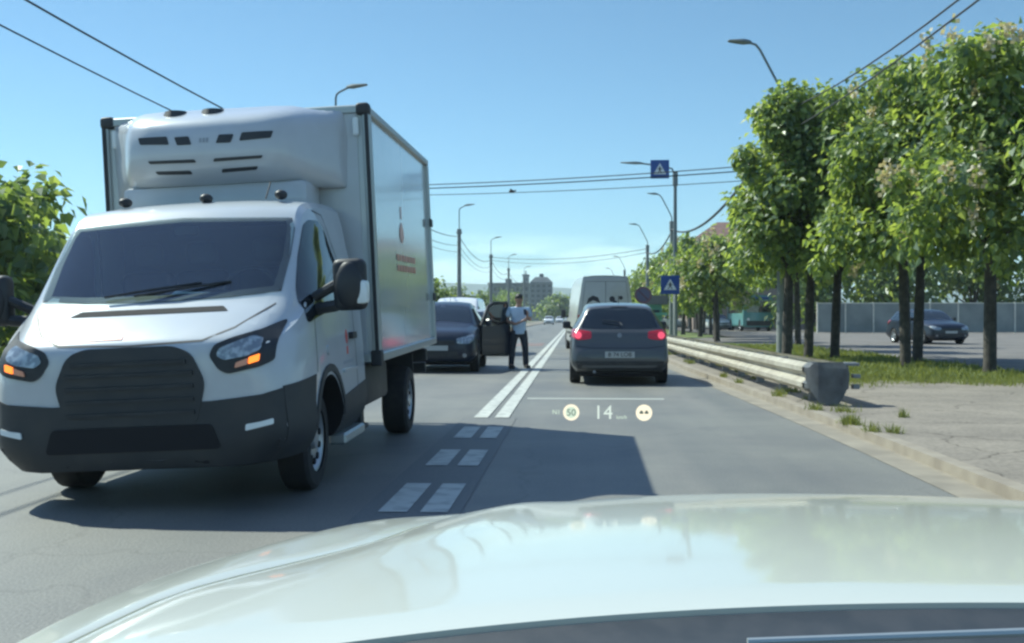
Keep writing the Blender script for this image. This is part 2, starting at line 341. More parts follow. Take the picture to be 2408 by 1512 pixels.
gn = t.nodes.new('ShaderNodeTexNoise'); gn.inputs['Scale'].default_value = 28; gn.inputs['Detail'].default_value = 5; t.links.new(g.outputs['Object'], gn.inputs[0]); c2 = t.nodes.new('ShaderNodeValToRGB'); c2.color_ramp.elements[0].position = .3; c2.color_ramp.elements[0].color = (.62, .62, .6, 1); c2.color_ramp.elements[1].position = .62; c2.color_ramp.elements[1].color = (1.1, 1.1, 1.1, 1); t.links.new(gn.outputs[0], c2.inputs[0])
ma = t.nodes.new('ShaderNodeMix'); ma.data_type = 'RGBA'; ma.blend_type = 'MULTIPLY'; ma.inputs[0].default_value = 1; mb_ = t.nodes.new('ShaderNodeMix'); mb_.data_type = 'RGBA'; mb_.blend_type = 'MULTIPLY'; mb_.inputs[0].default_value = .8
t.links.new(src, ma.inputs[6]); t.links.new(c1.outputs[0], ma.inputs[7]); t.links.new(ma.outputs[2], mb_.inputs[6]); t.links.new(c2.outputs[0], mb_.inputs[7]); t.links.new(mb_.outputs[2], b.inputs['Base Color'])
M['gutter'] = mat('dusty gutter concrete', (.21, .185, .145), .85, noise=(2.5, (.30, .265, .205), .35, .7))
M['kerb'] = mat('kerb stone', (.24, .205, .16), .85, noise=(4, (.32, .28, .22), .35, .7))
M['linepaint'] = mat('road paint', (.50, .51, .46), .65, noise=(7, (.27, .28, .255), .46, .72))
M['grass'] = mat('verge grass', (.10, .15, .035), .9, noise=(.8, (.17, .19, .06), .35, .7))

bm = B(); sheet(bm, [(-4500, -200), (4500, -200), (4500, 4200), (-4500, 4200)], -.02); tag(obj('ground', bm, M['ground'], smooth=False), kind='structure')
KL = [(2.85, -20), (2.85, 10), (2.8, 13.2), (2.5, 25), (2.45, 60), (2.45, 420)]      # kerb line right
bm = B(); sheet(bm, [(-6.3, -20)]+[p for p in KL]+[(-6.3, 420)], 0); tag(obj('road', bm, M['asphalt'], smooth=False), kind='structure')
def strip(name, line_, w0, w1, z, m, z0=None):
    bm = B(); n = len(line_)
    if z0 is None:
        for i in range(n-1):
            (a, b), (c, d) = line_[i], line_[i+1]; sheet(bm, [(a+w0, b), (a+w1, b), (c+w1, d), (c+w0, d)], z)
        bmesh.ops.remove_doubles(bm, verts=bm.verts, dist=.0001)
    else: prism(bm, [(a+w0, b) for a, b in line_]+[(a+w1, b) for a, b in line_[::-1]], z0, z)
    return tag(obj(name, bm, m, smooth=False), kind='structure')
strip('gutter', KL, -.30, 0, .004, M['gutter'])
strip('kerb', KL, 0, .13, .09, M['kerb'], -.02)
strip('verge_ground', KL, .13, 6.2, .08, M['grass'], -.03)
# tan paved shoulder: wide near the camera, narrow beside the guardrail
bm = B(); prism(bm, [(2.98, -20), (2.98, 10), (2.93, 13.2), (2.63, 25), (2.58, 60), (2.58, 420), (3.2, 420), (3.2, 60), (3.6, 26), (3.95, 20.5), (5.6, 19.4), (12.5, 18.6), (12.5, -20)], -.02, .086)
tag(obj('pavement', bm, M['paving'], smooth=False), kind='structure')
bm = B(); sheet(bm, [(9.1, 44), (9.1, -20), (60, -20), (60, 140), (9.1, 140), (9.1, 62), (4.4, 58), (4.4, 52)], .092); tag(obj('side_road', bm, mat('side road', (.13, .12, .11), .85, noise=(.6, (.19, .17, .15), .35, .7)), smooth=False), kind='structure')
bm = B(); prism(bm, [(-6.3, -20), (-6.3, 420), (-6.45, 420), (-6.45, -20)], -.02, .1); tag(obj('kerb', bm, M['kerb'], smooth=False), kind='structure')
bm = B(); prism(bm, [(-6.45, -20), (-6.45, 420), (-10.5, 420), (-10.5, -20)], -.02, .094); tag(obj('pavement', bm, M['paving'], smooth=False), kind='structure')
# lane markings
bm = B(); ds = [(4.5, 5.6), (6.6, 7.75), (8.7, 9.75), (10.7, 11.8)]
for a, b in ds: sheet(bm, [(-1.21, a), (-1.03, a), (-1.03, b), (-1.21, b)], .010)
for a, b in ds: sheet(bm, [(-.95, a), (-.78, a), (-.78, b), (-.95, b)], .010)
for x0, x1 in ((-1.21, -1.04), (-.96, -.79)):
    y = 12.9
    while y < 300:
        d = 6 if y < 60 else 30; sheet(bm, [(x0, y), (x1, y), (x1, y+d), (x0, y+d)], .010); y += d
tag(obj('lane_markings', bm, M['linepaint'], smooth=False), kind='structure')
bm = B(); sheet(bm, [(-1.33, -20), (-.70, -20), (-.70, 12.88), (-1.33, 12.88)], .005)
sheet(bm, [(-6.3, 24.7), (2.2, 23.6), (2.2, 23.75), (-6.3, 24.85)], .005)
sheet(bm, [(-6.2, 15.6), (-2.9, 15.5), (-2.9, 15.58), (-6.2, 15.7)], .005)
tag(obj('road_patches', bm, M['asphalt2'], smooth=False), kind='structure')
bm = B(); sheet(bm, [(-2.6, 46), (-1.4, 46), (-1.4, 51), (-2.6, 51)], .005); tag(obj('red_road_patch', bm, mat('faded red road paint', (.23, .14, .125), .8, noise=(3, (.16, .14, .13), .4, .6)), smooth=False), kind='structure')
# hills
def ridge(y0, zs, x0, x1, name, m, seed):
    rr = random.Random(seed); bm = B(); n = 60; A = []; Bv = []; C_ = []
    for i in range(n+1):
        x = x0+(x1-x0)*i/n; h = zs[0]+zs[1]*(.5+.5*sin(i*.23+seed))*(.6+.4*sin(i*.071+seed*2))+rr.uniform(-1, 1)*zs[0]*.03
        A.append(bm.verts.new((x, y0, -1))); Bv.append(bm.verts.new((x, y0+350, h))); C_.append(bm.verts.new((x, y0+900, h*.3)))
    for i in range(n): bm.faces.new((A[i], A[i+1], Bv[i+1], Bv[i])); bm.faces.new((Bv[i], Bv[i+1], C_[i+1], C_[i]))
    tag(obj(name, bm, m), kind='structure')
ridge(2300, (60, 45), -3200, 3200, 'hills', mat('wooded hill', (.06, .10, .05), .95, noise=(.01, (.10, .13, .07), .4, .6)), 3)

# ---------------------------------------------------------------- wheels
def wheel(parent, x, y, z, r, w, side, rim=.62, spokes=8, rimmat='rim', name='wheel'):
    """tyre as the wheel itself, rim as its child; side=+1 faces +x"""
    bm = B(); prof = [(rim*r, -.5*w), (.90*r, -.5*w), (r*.985, -.40*w), (r, -.2*w), (r, .2*w), (r*.985, .40*w), (.90*r, .5*w), (rim*r, .5*w)]
    n = 36; rings = []
    for k in range(n):
        a = 2*pi*k/n; rings.append([bm.verts.new((q, p*cos(a), p*sin(a))) for p, q in prof])
    for k in range(n):
        for i in range(len(prof)-1): bm.faces.new((rings[k][i], rings[(k+1) % n][i], rings[(k+1) % n][i+1], rings[k][i+1]))
    bmesh.ops.recalc_face_normals(bm, faces=bm.faces)
    t = obj('tyre', bm, M['tyre'], None)
    bm = B(); o = side
    # dished disc with round ventilation holes as dark recesses
    prof = [(rim*r+.004, .44*w), (rim*r*.93, .40*w), (rim*r*.86, .30*w), (rim*r*.5, .36*w), (rim*r*.3, .30*w), (rim*r*.26, .44*w), (0, .45*w)]
    rg = []
    for k in range(n):
        a = 2*pi*k/n; rg.append([bm.verts.new((o*q, p*cos(a), p*sin(a))) for p, q in prof])
    for k in range(n):
        for i in range(len(prof)-1):
            f = bm.faces.new((rg[k][i], rg[(k+1) % n][i], rg[(k+1) % n][i+1], rg[k][i+1]))
    for k in range(spokes):
        a = 2*pi*(k+.5)/spokes; c = (o*.33*w, rim*r*.67*cos(a), rim*r*.67*sin(a)); cyl(bm, c, rim*r*.11, .03, 'X', 12, mi=1)
    bmesh.ops.remove_doubles(bm, verts=bm.verts, dist=1e-5); bmesh.ops.recalc_face_normals(bm, faces=bm.faces)
    rm = obj('rim', bm, [M[rimmat], M['well']], None)
    e = bpy.data.objects.new(name, None); COL.objects.link(e); e.parent = parent; e.location = (x, y, z); e.empty_display_size = .1
    t.parent = e; rm.parent = e
    return e

# ================================================================= box truck
def build_truck():
    T = thing('box_truck', 'large white refrigerated box truck facing the camera in the oncoming lane', 'truck', (-2.70, 7.5, 0))
    lean = Matrix.Rotation(R(-2.6), 4, 'Y'); pit = Matrix.Rotation(R(1.15), 4, 'X')
    LM = Matrix.Translation((0, 0, .35)) @ lean @ pit @ Matrix.Translation((0, 0, -.35))
    def P(name, bm, m, parent=None, smooth=True, ang=35):
        o = obj(name, bm, m, parent or T, smooth, ang)
        if parent is None: o.matrix_local = LM
        return o
    rows = [(-1.00, .34, .40, .60, .54, .88, .55, .98, .45, 1.02),
            (-.965, .29, .62, .60, .78, .93, .76, 1.03, .64, 1.07),
            (-.87, .27, .78, .60, .91, .98, .88, 1.09, .74, 1.13),
            (-.70, .27, .88, .60, .975, 1.03, .95, 1.16, .81, 1.22),
            (-.50, .27, .92, .60, 1.0, 1.10, .985, 1.26, .86, 1.32),
            (-.36, .27, .93, .62, 1.01, 1.16, .99, 1.38, .86, 1.46),
            (-.12, .27, .93, .62, 1.01, 1.22, .995, 1.62, .85, 1.70),
            (.08, .27, .93, .62, 1.01, 1.24, .995, 1.82, .835, 1.90),
            (.20, .27, .93, .62, 1.01, 1.25, .995, 1.91, .83, 1.985),
            (.36, .27, .93, .62, 1.01, 1.25, .995, 1.955, .84, 2.035),
            (.7, .27, .93, .62, 1.01, 1.25, .995, 1.98, .85, 2.07),
            (1.25, .27, .93, .62, 1.01, 1.25, .99, 1.99, .85, 2.08)]
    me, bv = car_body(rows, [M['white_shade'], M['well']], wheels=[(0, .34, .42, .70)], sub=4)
    for p in me.polygons:
        if p.center.z < .36: p.material_index = 1
    cut_open(me, [(-.755, 1.385), (-.5, 1.365), (0, 1.355), (.5, 1.365), (.755, 1.385), (.77, 1.60), (.76, 1.80), (.74, 1.845), (0, 1.875), (-.74, 1.845), (-.76, 1.80), (-.77, 1.60)], lambda f: f.normal.y < -.12 and f.calc_center_median().y < .5)
    body = link('cab', me, T, smooth=True, ang=28); body.matrix_local = LM
    def pt(name, face, poly, m, **k):
        par = k.pop('parent', None); b = B(); patch(b, bv, face, poly, **k); return P(name, b, M[m] if isinstance(m, str) else m, par)
    # glass
    ws = [(-.81, 1.35), (-.5, 1.325), (0, 1.31), (.5, 1.325), (.81, 1.35), (.82, 1.60), (.81, 1.79), (.775, 1.87), (0, 1.905), (-.775, 1.87), (-.81, 1.79), (-.82, 1.60)]
    pt('windshield', 'front', ws, 'pane', off=.012, rnd=.03, step=.1, depth=-.008)
    fr_ = B(); out = rnd_poly(ws, .03); wi = [(-.755, 1.385), (-.5, 1.365), (0, 1.355), (.5, 1.365), (.755, 1.385), (.77, 1.60), (.76, 1.80), (.74, 1.845), (0, 1.875), (-.74, 1.845), (-.76, 1.80), (-.77, 1.60)]
    for i in range(12): patch(fr_, bv, 'front', [ws[i], ws[(i+1) % 12], wi[(i+1) % 12], wi[i]], off=.003, step=.2, depth=.004)
    P('windshield_border', fr_, M['black'])
    dk = mat('cab interior', (.10, .11, .12), .8)
    b = B(); bx(b, -.84, .84, 1.0, 1.04, 1.0, 1.95); bx(b, -.84, .84, .3, 1.04, 1.90, 1.93); bx(b, -.92, .92, -.2, 1.04, .9, .94)
    for s in (-1, 1): bx(b, s*.90-.02, s*.90+.02, .0, 1.04, .94, 1.25)
    P('cab_lining', b, dk, None, False)
    b = B(); bx(b, -.88, .88, -.34, .12, 1.14, 1.27, .05, seg=2); sph(b, (.42, .02, 1.28), .20, (1.1, .8, .5)); P('dashboard', b, mat('dashboard plastic', (.05, .055, .06), .55))
    b = B(); n = 24; tube(b, [(.42+.19*cos(2*pi*k/n), .20+.05*sin(2*pi*k/n), 1.36+.18*sin(2*pi*k/n)) for k in range(n+1)], .016, 8); tube(b, [(.24, .20, 1.36), (.60, .20, 1.36)], .016, 6); tube(b, [(.42, .20, 1.36), (.42, .16, 1.19)], .016, 6); P('steering_wheel', b, M['black'])
    for x, w in ((.42, .24), (-.10, .2), (-.52, .2)):
        b = B(); bx(b, x-w, x+w, .62, .80, 1.0, 1.56, .06, seg=3); q = P('seat', b, mat('seat cloth', (.03, .032, .036), .9)); b = B(); bx(b, x-.12, x+.12, .64, .76, 1.59, 1.78, .05, seg=3); P('headrest', b, mat('headrest cloth', (.08, .085, .09), .9), q)
    b = B(); bx(b, -.09, .09, .10, .13, 1.78, 1.85, .01); P('rear_view_mirror', b, M['black'])
    # hood shut line, badge text, bonnet scoop
    pt('hood_scoop', 'front', [(-.52, 1.235), (.52, 1.235), (.47, 1.268), (-.47, 1.268)], 'well', off=.004, rnd=.01)
    b = B(); patch(b, bv, 'front', line([(-.80, 1.27), (-.62, 1.13), (-.45, 1.06), (0, 1.045), (.45, 1.06), (.62, 1.13), (.80, 1.27)], .012), off=.002, step=.08); P('hood_gap', b, M['bumper'])
    # wipers
    b = B()
    for s in (-1, 1):
        base = Vector((s*.10-.25, -.50, 1.36)); tube(b, [base, base+Vector((.25, .02, .03)), base+Vector((.62, .10, .07))], .009, 6)
    P('wiper', b, M['black'])
    # grille : hexagon with bars
    g = [(-.47, .81), (-.39, .99), (-.28, 1.035), (.28, 1.035), (.39, .99), (.47, .81), (.41, .56), (-.41, .56)]
    gr = pt('grille', 'front', g, 'bumper', off=.014, rnd=.05)
    b = B()
    for z in (.63, .71, .79, .87, .94):
        w = .40 if z < .9 else .36; patch(b, bv, 'front', [(-w, z-.012), (w, z-.012), (w, z+.012), (-w, z+.012)], off=.026, step=.1)
    P('grille_bars', b, M['black'], gr)
    # lower bumper (dark plastic) + openings
    bp = [(-1.02, .765), (-.80, .715), (-.5, .69), (.5, .69), (.80, .715), (1.02, .765), (1.02, .27), (-1.02, .27)]
    bp = [(-.985, .765), (-.80, .715), (-.5, .69), (0, .685), (.5, .69), (.80, .715), (.985, .765), (.985, .29), (-.985, .29)]
    bu = pt('bumper', 'front', bp, 'bumper', off=.010, step=.07, depth=.02)
    pt('air_intake', 'front', [(-.55, .40), (.55, .40), (.50, .55), (-.50, .55)], 'well', off=.02, rnd=.03, parent=bu)
    for s in (-1, 1):
        pl = [(.70, .50), (.86, .53), (.86, .565), (.79, .55), (.705, .54)]
        pt('fog_lamp', 'front', pl if s > 0 else mir(pl), 'clear', off=.02, rnd=.01, step=.05, parent=bu)
    # side sill + bumper wrap
    for s, fc in ((1, 'right'), (-1, 'left')):
        pt('bumper_corner', fc, [(-.85, .29), (-.41, .29), (-.45, .62), (-.40, .79), (-.86, .755)], 'bumper', off=.009, step=.07, depth=.015)
        pt('side_sill', fc, [(.43, .29), (1.25, .29), (1.25, .63), (.41, .57)], 'bumper', off=.007, step=.1)
        pt('arch_trim', fc, line([(.50*cos(a)*.9, .34+.47*sin(a)) for a in [pi*k/14 for k in range(1, 14)]], .05), 'bumper', off=.012, step=.1, depth=.02)
        # headlamp: dark housing, lens, indicator
        if s > 0: hp = [(.53, 1.03), (.50, .965), (.555, .88), (.61, .85), (.80, .885), (.875, .92), (.89, 1.17), (.78, 1.11), (.62, 1.065)]
        hq = hp if s > 0 else mir(hp)
        h = pt('headlight', 'front', hq, 'black', off=.010, rnd=.025, step=.05)
        lp = [(.545, .965), (.565, 1.01), (.64, 1.035), (.755, 1.075), (.81, 1.05), (.80, .985), (.73, .955), (.59, .935)]
        pt('lens', 'front', lp if s > 0 else mir(lp), 'lens', off=.018, rnd=.02, step=.04, parent=h)
        ip = [(.735, .905), (.795, .922), (.80, .962), (.74, .945)]
        pt('indicator', 'front', ip if s > 0 else mir(ip), 'orange', off=.024, rnd=.008, step=.05, parent=h)
        ip = [(.655, .885), (.73, .903), (.735, .940), (.665, .918)]
        pt('reflector', 'front', ip if s > 0 else mir(ip), 'amber', off=.022, rnd=.008, step=.05, parent=h)
        # side glass
        wp = [(-.46, 1.13), (-.36, 1.34), (-.13, 1.60), (.11, 1.82), (.22, 1.86), (.44, 1.87), (.55, 1.80), (.72, 1.42), (.80, 1.22), (.10, 1.20), (-.20, 1.17)]
        pt('side_window', fc, wp, 'glass', off=.006, rnd=.04, step=.08)
        b = B(); patch(b, bv, fc, line([(.38, 1.94), (.60, 1.92), (.76, 1.60), (.92, 1.22), (.95, .60), (.80, .55)], .012), off=.001); patch(b, bv, fc, line([(-.30, 1.16), (-.34, .80)], .010), off=.001)
        P('door_gap', b, M['bumper'])
        pt('door_handle', fc, [(.70, .98), (.86, .98), (.86, 1.03), (.70, 1.03)], 'black', off=.035, rnd=.015)
        pt('side_moulding', fc, [(.42, .74), (.93, .74), (.93, .765), (.42, .765)], 'white_shade', off=.018, rnd=.008)
        pt('side_repeater', fc, circ((-.02, .93), .035, 12), 'white_shade', off=.012, step=.05)
        if s > 0:
            b = B(); patch(b, bv, fc, circ((.62, 1.0), .035, 10, 1.6), off=.003); em = P('door_emblem', b, M['redprint']); b = B(); patch(b, bv, fc, [(.595, .87), (.645, .87), (.645, .93), (.595, .93)], off=.003); P('emblem_base', b, M['redprint'], em)
            b = B(); 
            for k in range(5): patch(b, bv, fc, [(.47+k*.075, .80), (.52+k*.075, .80), (.53+k*.075, .825), (.48+k*.075, .825)], off=.003)
            P('door_print', b, M['greyprint'])
        # mirror
        b = B(); tube(b, [(s*.98, -.22, 1.30), (s*1.10, -.24, 1.36), (s*1.18, -.24, 1.40)], .035, 8); tube(b, [(s*.98, -.20, 1.22), (s*1.12, -.24, 1.235), (s*1.2, -.24, 1.26)], .04, 8)
        mr = P('mirror_arm', b, M['black'])
        b = B(); x0, x1 = sorted((s*1.12, s*1.345)); bx(b, x0, x1, -.30, -.16, 1.20, 1.55, .05, seg=3); sph(b, (s*1.235, -.29, 1.37), .11, (.85, .5, 1.45)); P('mirror_housing', b, M['black'], mr)
        b = B(); x0, x1 = sorted((s*1.27, s*1.358)); bx(b, x0, x1, -.315, -.20, 1.24, 1.40, .025, seg=2); P('mirror_indicator', b, M['clear'], mr)
    # roof bits
    for x in (-.55, .06, .62):
        b = B(); sph(b, (x, .40, 2.07), .045, (1, 1.6, .8)); P('roof_marker', b, M['black'])
    b = B(); tube(b, [(.50, .42, 2.05), (.52, .50, 2.18)], .006, 6); P('antenna', b, M['black'])
    b = B(); patch(b, bv, 'front', [(-.32, 1.085), (-.06, 1.085), (-.06, 1.105), (-.32, 1.105)], off=.004); P('hood_print', b, M['redprint'])
    # ---------------- cargo box
    y0, y1, hw, z0, z1 = 1.36, 5.05, 1.115, .755, 2.875
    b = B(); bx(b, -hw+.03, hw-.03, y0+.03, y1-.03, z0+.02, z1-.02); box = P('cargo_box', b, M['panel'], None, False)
    b = B(); bx(b, -hw+.1, hw-.1, y0+.015, y0+.03, z0+.06, z1-.06); P('front_panel', b, M['white_shade'], box, False)
    b = B()
    for s in (-1, 1):
        xa, xb = sorted((s*(hw-.05), s*(hw+.004)))
        for (a0, a1, q0, q1) in ((y0, y1, z1-.065, z1), (y0, y1, z0, z0+.07)): bx(b, xa, xb, a0, a1, q0, q1, .008)
        bx(b, xa, xb, y0, y0+.14, z0+.07, z1-.065, .008); bx(b, xa, xb, y1-.10, y1, z0+.07, z1-.065, .008)
    bx(b, -hw, hw, y0-.002, y0+.05, z1-.068, z1+.002, .01); bx(b, -hw, hw, y1-.05, y1+.002, z1-.068, z1+.002, .01); bx(b, -hw, hw, y0-.002, y0+.05, z0, z0+.08, .008)
    P('edge_trim', b, M['alu'], box)
    for s in (-1, 1):
        xa, xb = sorted((s*(hw-.03), s*(hw+.002))); b = B(); bx(b, xa, xb, y0-.012, y0+.002, z0+.05, z1-.06, .004); P('corner_seal', b, M['black'], box)
        xa, xb = sorted((s*(hw-.10), s*(hw+.016))); b = B(); bx(b, xa, xb, y0-.02, y0+.09, z1-.085, z1+.018, .03, seg=3); P('corner_cap', b, M['bumper'], box)
        xa, xb = sorted((s*(hw-.07), s*(hw+.02))); b = B(); bx(b, xa, xb, y0-.015, y0+.1, z0-.03, z0+.10, .01); P('corner_foot', b, M['black'], box)
        xa, xb = sorted((s*(hw-.13), s*(hw-.08))); b = B(); bx(b, xa, xb, y0-.015, y0+.004, z1-.25, z1-.10, .012); P('marker_lamp', b, M['clear'], box)
    b = B(); X = hw+.001-.03
    def side_poly(pl):
        vs = [b.verts.new((X+.003, p, q)) for p, q in pl]; f = b.faces.new(vs); r = bmesh.ops.extrude_face_region(b, geom=[f]); bmesh.ops.translate(b, vec=(.002, 0, 0), verts=[v for v in r['geom'] if isinstance(v, bmesh.types.BMVert)])
    side_poly([(3.02, 2.02), (3.12, 1.95), (3.14, 1.88), (3.06, 1.82), (2.98, 1.82), (2.90, 1.88), (2.92, 1.95)]); side_poly([(3.00, 2.05), (3.04, 2.05), (3.04, 2.17), (3.00, 2.17)])
    for r_ in range(2):
        for k in range(7): side_poly([(2.68+k*.17, 1.70-r_*.10), (2.80+k*.17, 1.70-r_*.10), (2.80+k*.17, 1.64-r_*.10), (2.68+k*.17, 1.64-r_*.10)])
    bmesh.ops.recalc_face_normals(b, faces=b.faces)
    P('side_print', b, mat('pale red print', (.62, .24, .19), .3), box, False)
    for z in (1.25, 2.1):
        b = B(); bx(b, hw, hw+.02, y1-.13, y1+.03, z, z+.09, .006); P('door_hinge', b, M['bumper'], box)
    # fridge unit
    prof = [(1.37, 2.22), (1.16, 2.20), (1.00, 2.21), (.84, 2.26), (.74, 2.34), (.72, 2.50), (.76, 2.66), (.83, 2.735), (1.37, 2.85)]
    b = B(); rings = []
    for x, sc, sz in ((-1.0, .06, .98), (-.86, .34, .99), (-.74, .70, 1), (-.62, .93, 1), (-.3, 1, 1), (0, 1.02, 1), (.3, 1, 1), (.62, .93, 1), (.74, .70, 1), (.86, .34, .99), (1.0, .06, .98)):
        rings.append([b.verts.new((x, 1.37-(1.37-p)*sc, 2.48+(q-2.48)*sz)) for p, q in prof])
    for q, w in zip(rings, rings[1:]):
        for k in range(len(prof)): b.faces.new((q[k], q[(k+1) % len(prof)], w[(k+1) % len(prof)], w[k]))
    b.faces.new(rings[0]); b.faces.new(rings[-1][::-1]); bmesh.ops.recalc_face_normals(b, faces=b.faces)
    bmesh.ops.subdivide_edges(b, edges=b.edges[:], cuts=1, use_grid_fill=True, smooth=.35)
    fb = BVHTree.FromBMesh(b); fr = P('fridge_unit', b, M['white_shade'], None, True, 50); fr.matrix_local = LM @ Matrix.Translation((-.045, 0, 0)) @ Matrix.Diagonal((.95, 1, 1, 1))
    def slot(pl, nm='vent'):
        for q in (pl, mir(pl)):
            b = B(); patch(b, fb, 'front', q, off=.006, step=.08, rnd=.012); P(nm, b, M['bumper'], fr)
    slot([(.10, 2.523), (.22, 2.523), (.245, 2.588), (.125, 2.588)]); slot([(.29, 2.533), (.54, 2.548), (.56, 2.603), (.31, 2.598)])
    slot([(.07, 2.383), (.46, 2.393), (.475, 2.416), (.08, 2.408)]); slot([(.12, 2.303), (.41, 2.313), (.425, 2.336), (.13, 2.328)])
    b = B()
    for k in range(3): patch(b, fb, 'front', [(-.035+k*.028, 2.535), (-.018+k*.028, 2.535), (-.018+k*.028, 2.57), (-.035+k*.028, 2.57)], off=.004)
    P('badge', b, M['greyprint'], fr)
    for x in (-.02, -.30, .0):
        pass
    for x in (-.34, -.02):
        b = B(); cyl(b, (x, 1.05, 2.80), .13, .08, 'Z', 24, .09); P('fan_cover', b, M['bumper'], fr)
    b = B(); bx(b, -.78, .78, .90, 1.345, 1.98, 2.24, .05, seg=2); P('unit_bracket', b, M['white_shade'], fr)
    # chassis & underside
    b = B()
    for s in (-1, 1): bx(b, s*.40-.04, s*.40+.04, .9, 4.95, .56, .76, .005)
    for y in (1.6, 2.4, 3.1, 4.4, 4.9): bx(b, -.9, .9, y, y+.08, .70, .80)
    cyl(b, (0, 3.72, .36), .07, 1.4, 'X', 12); sph(b, (0, 3.72, .38), .17)
    P('chassis', b, M['black'])
    b = B(); bx(b, .40, .93, 1.52, 2.75, .36, .72, .05, seg=2); bx(b, .82, .90, 1.56, 1.68, .20, .40, .01); bx(b, .78, .93, 1.52, 1.70, .19, .23, .01); P('fuel_tank', b, M['black'])
    b = B(); bx(b, -.90, -.46, 1.50, 2.3, .36, .72, .04, seg=2); P('battery_box', b, M['black'])
    b = B(); bx(b, .74, .90, 1.43, 1.50, .60, .66, .02); P('filler_cap', b, M['clear'])
    b = B(); bx(b, .86, .99, .50, 1.24, .20, .28, .015); P('side_step', b, M['alu'])
    b = B(); bx(b, -.98, .98, 4.98, 5.06, .42, .54, .01); bx(b, -1.0, -.7, 4.96, 5.05, .56, .70, .01); bx(b, .7, 1.0, 4.96, 5.05, .56, .70, .01); P('rear_bar', b, M['black'])
    for s in (-1, 1):
        b = B(); bx(b, s*.80-.16, s*.80+.16, 4.16, 4.18, .30, .80); P('mud_flap', b, M['black'])
    for s in (-1, 1):
        wheel(T, s*.80, 0, .345, .345, .21, s, .64, 10)
        wheel(T, s*.86, 3.75, .345, .345, .25, s, .62, 8)
    return T
build_truck()
b = B(); v = [(-.20, -.22), (.24, -.26), (.30, .02), (-.14, .05)]; prism(b, v, 0, .004); prism(b, [(-.1, -.2), (.16, -.23), (.2, -.0), (-.06, .03)], .006, .01); o = obj('reflection_sheets', b, M['clear'], None, False); o.location = (-2.66, 7.42, 1.285); o.rotation_euler = (R(28), 0, 0); o.location.z = 1.36; tag(o, 'pale added sheets imitating the dashboard reflection in the truck windscreen', 'reflection')  # pale sheets added to stand in for the dashboard reflected in the windscreen

# ================================================================= generic cars
HATCH = [(-2.10, .32, .50, .48, .60, .60, .60, .66, .48, .69),
         (-2.03, .24, .68, .48, .78, .66, .76, .74, .62, .78),
         (-1.82, .20, .76, .50, .86, .74, .84, .83, .70, .88),
         (-1.2, .19, .80, .52, .885, .84, .86, .93, .73, .985),
         (-.98, .19, .80, .53, .885, .87, .86, .98, .73, 1.04),
         (-.55, .19, .80, .54, .885, .90, .87, 1.25, .66, 1.31),
         (-.25, .19, .80, .54, .885, .91, .87, 1.37, .62, 1.43),
         (.2, .19, .80, .55, .885, .93, .87, 1.42, .61, 1.485),
         (.9, .19, .80, .56, .885, .94, .87, 1.41, .60, 1.48),
         (1.45, .20, .80, .57, .88, .95, .865, 1.37, .60, 1.44),
         (1.66, .21, .80, .57, .875, .95, .85, 1.33, .59, 1.40),
         (1.80, .22, .80, .57, .87, .94, .84, 1.16, .66, 1.22),
         (1.92, .23, .79, .56, .865, .92, .82, .98, .74, 1.02),
         (2.00, .25, .78, .54, .86, .84, .80, .90, .72, .92),
         (2.06, .27, .76, .50, .85, .66, .80, .70, .72, .72),
         (2.12, .32, .66, .46, .78, .58, .72, .62, .60, .63)]
